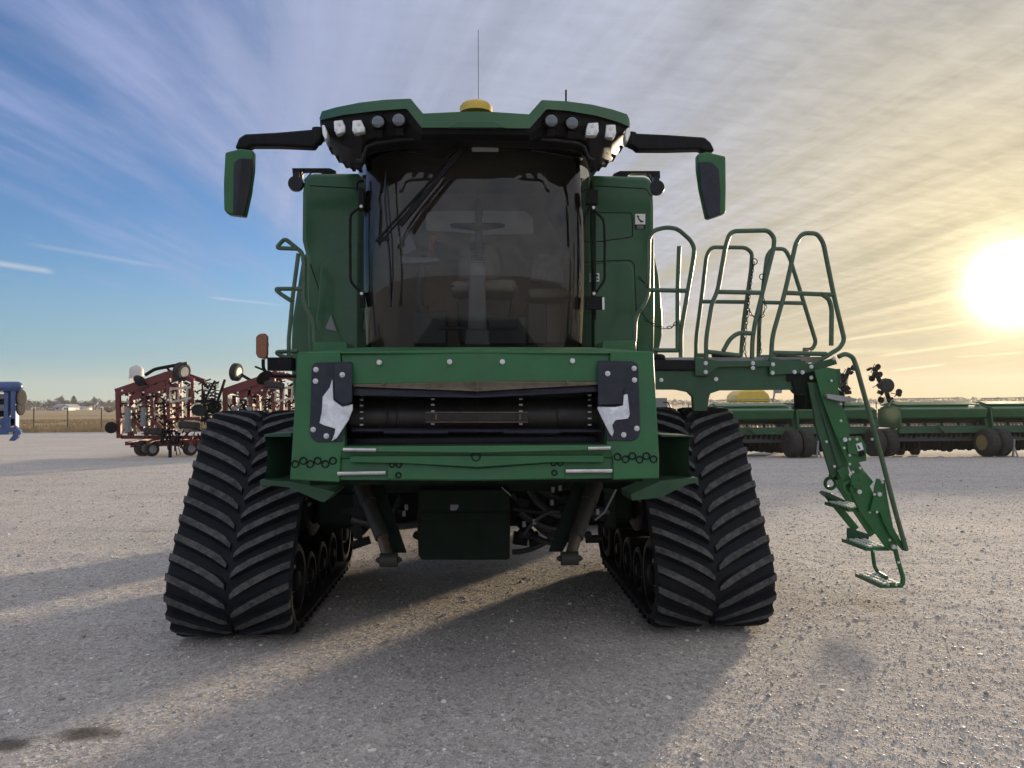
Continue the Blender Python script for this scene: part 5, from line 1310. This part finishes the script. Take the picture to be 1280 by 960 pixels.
# dry field beyond the fence
fm = bpy.data.materials.new('dry_field'); fm.use_nodes = True; g = NT(fm.node_tree); B = fm.node_tree.nodes['Principled BSDF']
P_ = g.n('ShaderNodeNewGeometry').outputs['Position']; sp_ = g.sep(P_)
st_v = g.comb(g.math('MULTIPLY', sp_[0], .12), sp_[1], 0)
col = g.mix(g.map(g.noise(st_v, .09, 6, .7), .35, .65), (.27, .195, .105), (.36, .275, .165))
col = g.mix(g.map(g.noise(P_, 1.5, 6, .7), .4, .7, 0, .5), col, (.20, .145, .08))
g.put(B.inputs['Base Color'], col); B.inputs['Roughness'].default_value = .95; B.inputs['Specular IOR Level'].default_value = .1
b = MB(); b.add([(-1500, 46.3, .02), (1500, 46.3, .02), (1500, 2300, .02), (-1500, 2300, .02)], [(0, 1, 2, 3)]); tag(b.build('field', fm), kind='structure')
rs = np.random.RandomState(4); n = 60000
t = rs.rand(n); Yg = 45.6 + t ** 2.2 * 40; Xg = (rs.rand(n) * 2 - 1) * (Yg * .85); keep = (vnoise(Xg, Yg, .25, 9) + vnoise(Xg, Yg, 1.1, 8) * .6 > -.18) | (Yg < 46.6); Xg, Yg = Xg[keep], Yg[keep]; n = len(Xg)
hgt = rs.uniform(.12, .34, n) * np.where(Yg < 47.5, 1.2, .9); lx = rs.uniform(-.12, .12, n); w_ = .02 + .0003 * Yg
V = np.stack([np.stack([Xg - w_, Yg, 0 * Xg], 1), np.stack([Xg + w_, Yg, 0 * Xg], 1), np.stack([Xg + lx, Yg + rs.uniform(-.1, .1, n), hgt], 1)], 1).reshape(-1, 3)
tag(np_mesh('dry_grass', V, np.arange(3 * n).reshape(-1, 3), STRAW_M, False), 'tufts of straw-coloured dry grass along the field edge', 'grass', kind='stuff')

# ================================================================== WORLD
SUN_AZ, SUN_EL = 35.7, 7.2
S = Vector((math.sin(R(SUN_AZ)) * math.cos(R(SUN_EL)), math.cos(R(SUN_AZ)) * math.cos(R(SUN_EL)), math.sin(R(SUN_EL))))
wd = bpy.data.worlds.new('World'); scene.world = wd; wd.use_nodes = True; nt = wd.node_tree; nt.nodes.clear(); g = NT(nt)
out = g.n('ShaderNodeOutputWorld'); bg = g.n('ShaderNodeBackground'); bg.inputs[1].default_value = 0.10; nt.links.new(bg.outputs[0], out.inputs[0])
D = g.vec('NORMALIZE', g.n('ShaderNodeTexCoord').outputs['Generated']); d3 = g.sep(D)
sky = g.n('ShaderNodeTexSky', sky_type='NISHITA'); sky.sun_disc = False; sky.sun_elevation = R(SUN_EL); sky.sun_rotation = R(SUN_AZ); sky.air_density = 1.0; sky.dust_density = .6; sky.ozone_density = 1.6; sky.altitude = 400
ez = g.math('MAXIMUM', d3[2], 0.0)
cosS = g.math('MAXIMUM', g.vec('DOT_PRODUCT', D, tuple(S)), 0.0)
EXPO = 1.15
K = 1.0 / (0.10 * 2 ** EXPO)          # a display-linear colour times K renders as itself
az = g.math('ARCTAN2', d3[0], d3[1])                     # 0 ahead, + right
SKYC = g.mix(1.0, sky.outputs[0], (.36, .55, .86), 'MULTIPLY')
hz_c = g.mix(g.map(az, -.55, .35, 0, 1, True), (.25, .44, .56), (.48, .44, .30))
hz_c = g.mix(g.map(d3[2], .0, .07, 1, 0, True), hz_c, g.mix(g.map(az, -.5, .4, 0, 1, True), (.45, .53, .46), (.54, .38, .16)))
hz_k = g.n('ShaderNodeVectorMath', operation='SCALE'); g.put(hz_k.inputs[0], hz_c); hz_k.inputs['Scale'].default_value = K
SKYC = g.mix(g.math('MAXIMUM', g.map(cosS, .60, .93, 0, 1, True), g.math('MAXIMUM', g.map(d3[2], .19, .0, 0, .9, True), g.math('MULTIPLY', g.map(az, .0, .5, 0, .75, True), g.map(d3[2], .9, .3)))), SKYC, hz_k.outputs[0])
# planar cloud sheet
den = g.math('ADD', ez, .10)
qx = g.math('DIVIDE', d3[0], den); qy = g.math('DIVIDE', d3[1], den)
BA = R(-15)
w_ac = g.math('ADD', g.math('MULTIPLY', qx, math.cos(BA)), g.math('MULTIPLY', qy, -math.sin(BA)))
v_al = g.math('ADD', g.math('MULTIPLY', qx, math.sin(BA)), g.math('MULTIPLY', qy, math.cos(BA)))
warp = g.math('MULTIPLY', g.math('SUBTRACT', g.noise(g.comb(w_ac, g.math('MULTIPLY', v_al, .5), 0), .55, 2, .4), .5), .35)
wv = g.math('ADD', w_ac, warp)
streakR = g.noise(g.comb(g.math('MULTIPLY', wv, 3.6), g.math('MULTIPLY', v_al, .30), 3.0), 1.6, 9, .62)
BL = R(9)
w2_ = g.math('ADD', g.math('ADD', g.math('MULTIPLY', qx, math.cos(BL)), g.math('MULTIPLY', qy, -math.sin(BL))), g.math('MULTIPLY', warp, 1.5)); v2_ = g.math('ADD', g.math('MULTIPLY', qx, math.sin(BL)), g.math('MULTIPLY', qy, math.cos(BL)))
streakL = g.noise(g.comb(g.math('MULTIPLY', w2_, 2.2), g.math('MULTIPLY', v2_, .35), 13.0), 1.6, 9, .60)
sm_ = g.map(az, -.42, -.05, 0, 1, True)
streak = g.math('ADD', g.math('MULTIPLY', streakR, sm_), g.math('MULTIPLY', streakL, g.math('SUBTRACT', 1.0, sm_)))
soft_ = g.noise(g.comb(g.math('MULTIPLY', wv, 1.0), g.math('MULTIPLY', v_al, .35), 9.0), 1.0, 4, .5)
fib = g.noise(g.comb(g.math('ADD', g.math('MULTIPLY', wv, 2.4), g.math('MULTIPLY', v_al, 1.0)), g.math('MULTIPLY', v_al, 5.5), 5.0), 3.4, 5, .6, .3)
cover = g.math('ADD', g.math('MULTIPLY', g.map(az, -.55, .22, 0, 1, True), .66), g.math('MULTIPLY', g.map(d3[2], .12, .42, 0, 1, True), .48))
dens = g.math('ADD', g.math('MULTIPLY', g.math('SUBTRACT', streak, .5), 1.9), g.math('MULTIPLY', g.math('SUBTRACT', soft_, .5), 1.0))
dens = g.math('ADD', dens, g.math('MULTIPLY', g.math('SUBTRACT', fib, .5), g.map(az, -.1, .5, .05, .30)))
dens = g.math('ADD', dens, g.math('SUBTRACT', cover, .13))
low = g.map(d3[2], .0, .13, .30, 1, True)
m_c = g.math('MULTIPLY', g.map(dens, -.05, .75, 0, .95, True), low, clamp=True)
# contrails: thin great-circle streaks
def trail(p0, p1, wdt, amt):
    a = (cam_rot @ Vector(((p0[0] - 640) / F, -(p0[1] - 480) / F, -1))).normalized(); b = (cam_rot @ Vector(((p1[0] - 640) / F, -(p1[1] - 480) / F, -1))).normalized()
    n = a.cross(b).normalized(); mid = (a + b).normalized(); half = a.dot(mid)
    t = g.map(g.math('ABSOLUTE', g.vec('DOT_PRODUCT', D, tuple(n))), wdt, 0, 0, 1, True)
    al_ = g.map(g.vec('DOT_PRODUCT', D, tuple(mid)), half, (half + 1) / 2 + (1 - half) * .2, 0, amt, True)
    return g.math('MULTIPLY', g.math('MULTIPLY', t, al_), g.map(streak, .3, .6, .6, 1))
tr_ = None
for t in (((1040, 427), (1215, 402), .0028, .7), ((1090, 446), (1260, 424), .0028, .6), ((1110, 464), (1185, 455), .002, .8), ((1190, 447), (1285, 440), .002, .6), ((-20, 326), (72, 341), .0050, .75), ((255, 371), (358, 382), .0022, .55), ((20, 302), (215, 336), .004, .25), ((1040, 440), (1140, 438), .006, .35)):
    x_ = trail(*t); tr_ = x_ if tr_ is None else g.math('MAXIMUM', tr_, x_)
# cloud light: whiter away from the sun, cream and brighter toward it
near = g.math('POWER', cosS, 26.0)
ccol = g.mix(g.map(az, -.60, .12, 0, 1, True), (.27, .345, .60), (.41, .45, .58))
ccol = g.mix(g.map(az, .05, .55, 0, 1, True), ccol, (.46, .465, .48))
ccol = g.mix(g.map(near, .10, 1.0), ccol, (.78, .66, .42))
ccol = g.mix(g.math('MULTIPLY', g.map(d3[2], .16, .0, 0, 1, True), g.map(az, .0, .6, 0, .9)), ccol, (.55, .38, .15))
shade = g.math('ADD', g.math('MULTIPLY', g.math('SUBTRACT', fib, .5), g.map(az, -.2, .45, .12, .6)), g.map(streak, .34, .66, .88, 1.16))
sc_n = g.n('ShaderNodeVectorMath', operation='SCALE'); g.put(sc_n.inputs[0], ccol); g.put(sc_n.inputs['Scale'], g.math('MULTIPLY', shade, K))
SKY_NODE_MIX = g.mix(m_c, SKYC, sc_n.outputs[0])
res = g.mix(tr_, SKY_NODE_MIX, g.mix(g.map(az, -.2, .4), tuple(x * K for x in (.55, .62, .72)), tuple(x * K for x in (1.0, .86, .52))))
over = g.math('MAXIMUM', g.map(d3[1], .2, -.45, 0, 1, True), g.map(d3[2], .55, .85, 0, 1, True))  # bright unseen cloud added behind camera and overhead to lift shaded ground and fronts
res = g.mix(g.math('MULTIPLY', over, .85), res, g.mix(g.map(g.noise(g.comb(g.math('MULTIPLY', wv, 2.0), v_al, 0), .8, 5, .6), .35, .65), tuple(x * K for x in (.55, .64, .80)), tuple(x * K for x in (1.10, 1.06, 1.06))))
# aureole of thin cirrus round the sun
def glow(p, amp, c):
    x_ = g.n('ShaderNodeVectorMath', operation='SCALE'); x_.inputs[0].default_value = c; g.put(x_.inputs['Scale'], g.math('MULTIPLY', g.math('POWER', cosS, p), amp)); return x_.outputs[0]
res = g.vec('ADD', res, glow(2500.0, 7.0 * K, (1, .93, .72))); res = g.vec('ADD', res, glow(700.0, .5 * K, (1, .86, .5))); res = g.vec('ADD', res, glow(220.0, .22 * K, (1, .84, .48))); res = g.vec('ADD', res, glow(24.0, .02 * K, (1, .82, .45)))
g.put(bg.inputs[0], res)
sl_ = bpy.data.lights.new('sun', 'SUN'); so = bpy.data.objects.new('sun', sl_); COL.objects.link(so); sl_.energy = 3.8; sl_.angle = R(3.2); sl_.color = (1, .80, .55)
so.rotation_euler = (-S).to_track_quat('-Z', 'Y').to_euler()
scene.view_settings.view_transform = 'Standard'; scene.view_settings.look = 'None'; scene.view_settings.gamma = 1; scene.view_settings.exposure = EXPO
scene.cycles.max_bounces = 8; scene.cycles.transparent_max_bounces = 8; scene.cycles.use_denoising = True

hb3 = MB(); hb3.b2((-900, -60, -1.2), (900, 1000, 34)); hz_o = hb3.build('haze', None, None); hz_o.data.materials.clear()
hm = bpy.data.materials.new('haze_air'); hm.use_nodes = True; hn = hm.node_tree; hn.nodes.clear(); ho = hn.nodes.new('ShaderNodeOutputMaterial'); hv = hn.nodes.new('ShaderNodeVolumePrincipled')
hv.inputs['Color'].default_value = (.95, .95, .95, 1); hv.inputs['Density'].default_value = .00030; hv.inputs['Anisotropy'].default_value = .35; hn.links.new(hv.outputs[0], ho.inputs['Volume']); hz_o.data.materials.append(hm)
tag(hz_o, 'thin dusty evening haze in the air over the whole yard', 'haze', kind='stuff')
# ---- pieces that look alike but sit apart become parts of their own
def split_islands(o):
    bm = bmesh.new(); bm.from_mesh(o.data); bm.verts.ensure_lookup_table(); seen = set(); groups = []
    for v in bm.verts:
        if v.index in seen: continue
        st = [v]; seen.add(v.index); comp = []
        while st:
            a = st.pop(); comp.append(a.index)
            for e in a.link_edges:
                b = e.other_vert(a)
                if b.index not in seen: seen.add(b.index); st.append(b)
        groups.append(set(comp))
    bm.free()
    if not 1 < len(groups) <= 60: return
    nm = o.name.split('.')[0]
    for k, gset in enumerate(groups[::-1]):
        me = o.data.copy(); bm = bmesh.new(); bm.from_mesh(me)
        bmesh.ops.delete(bm, geom=[v for v in bm.verts if v.index not in gset], context='VERTS'); bm.to_mesh(me); bm.free()
        if k == len(groups) - 1: o.data = me
        else:
            c = o.copy(); c.name = nm; c.data = me; COL.objects.link(c)
SPLIT = {'side_plate', 'service_door', 'side_window', 'lock_pin', 'rivet', 'bolt', 'bolt_ring', 'step_bracket', 'reflective_strip', 'platform_bolt', 'ladder_bolt', 'handle_bolt', 'paper_notice',
         'side_shield', 'rear_wheel', 'body_panel', 'dark_roller', 'grey_roller', 'seed_tube_x', 'tower_leg_x', 'hydraulic_cylinder', 'roof_rib', 'step_riser', 'folding_arm', 'drum_slot', 'bolt_plate', 'panel_seam', 'drum_guard', 'mouth_liner', 'gap_plate', 'visor_rail', 'far_stringer', 'washer_tube', 'gas_strut', 'bare_steel_bar', 'tank_lid', 'safety_decal', 'console'}
for o in list(scene.objects):
    if o.type == 'MESH' and o.name.split('.')[0] in SPLIT: split_islands(o)
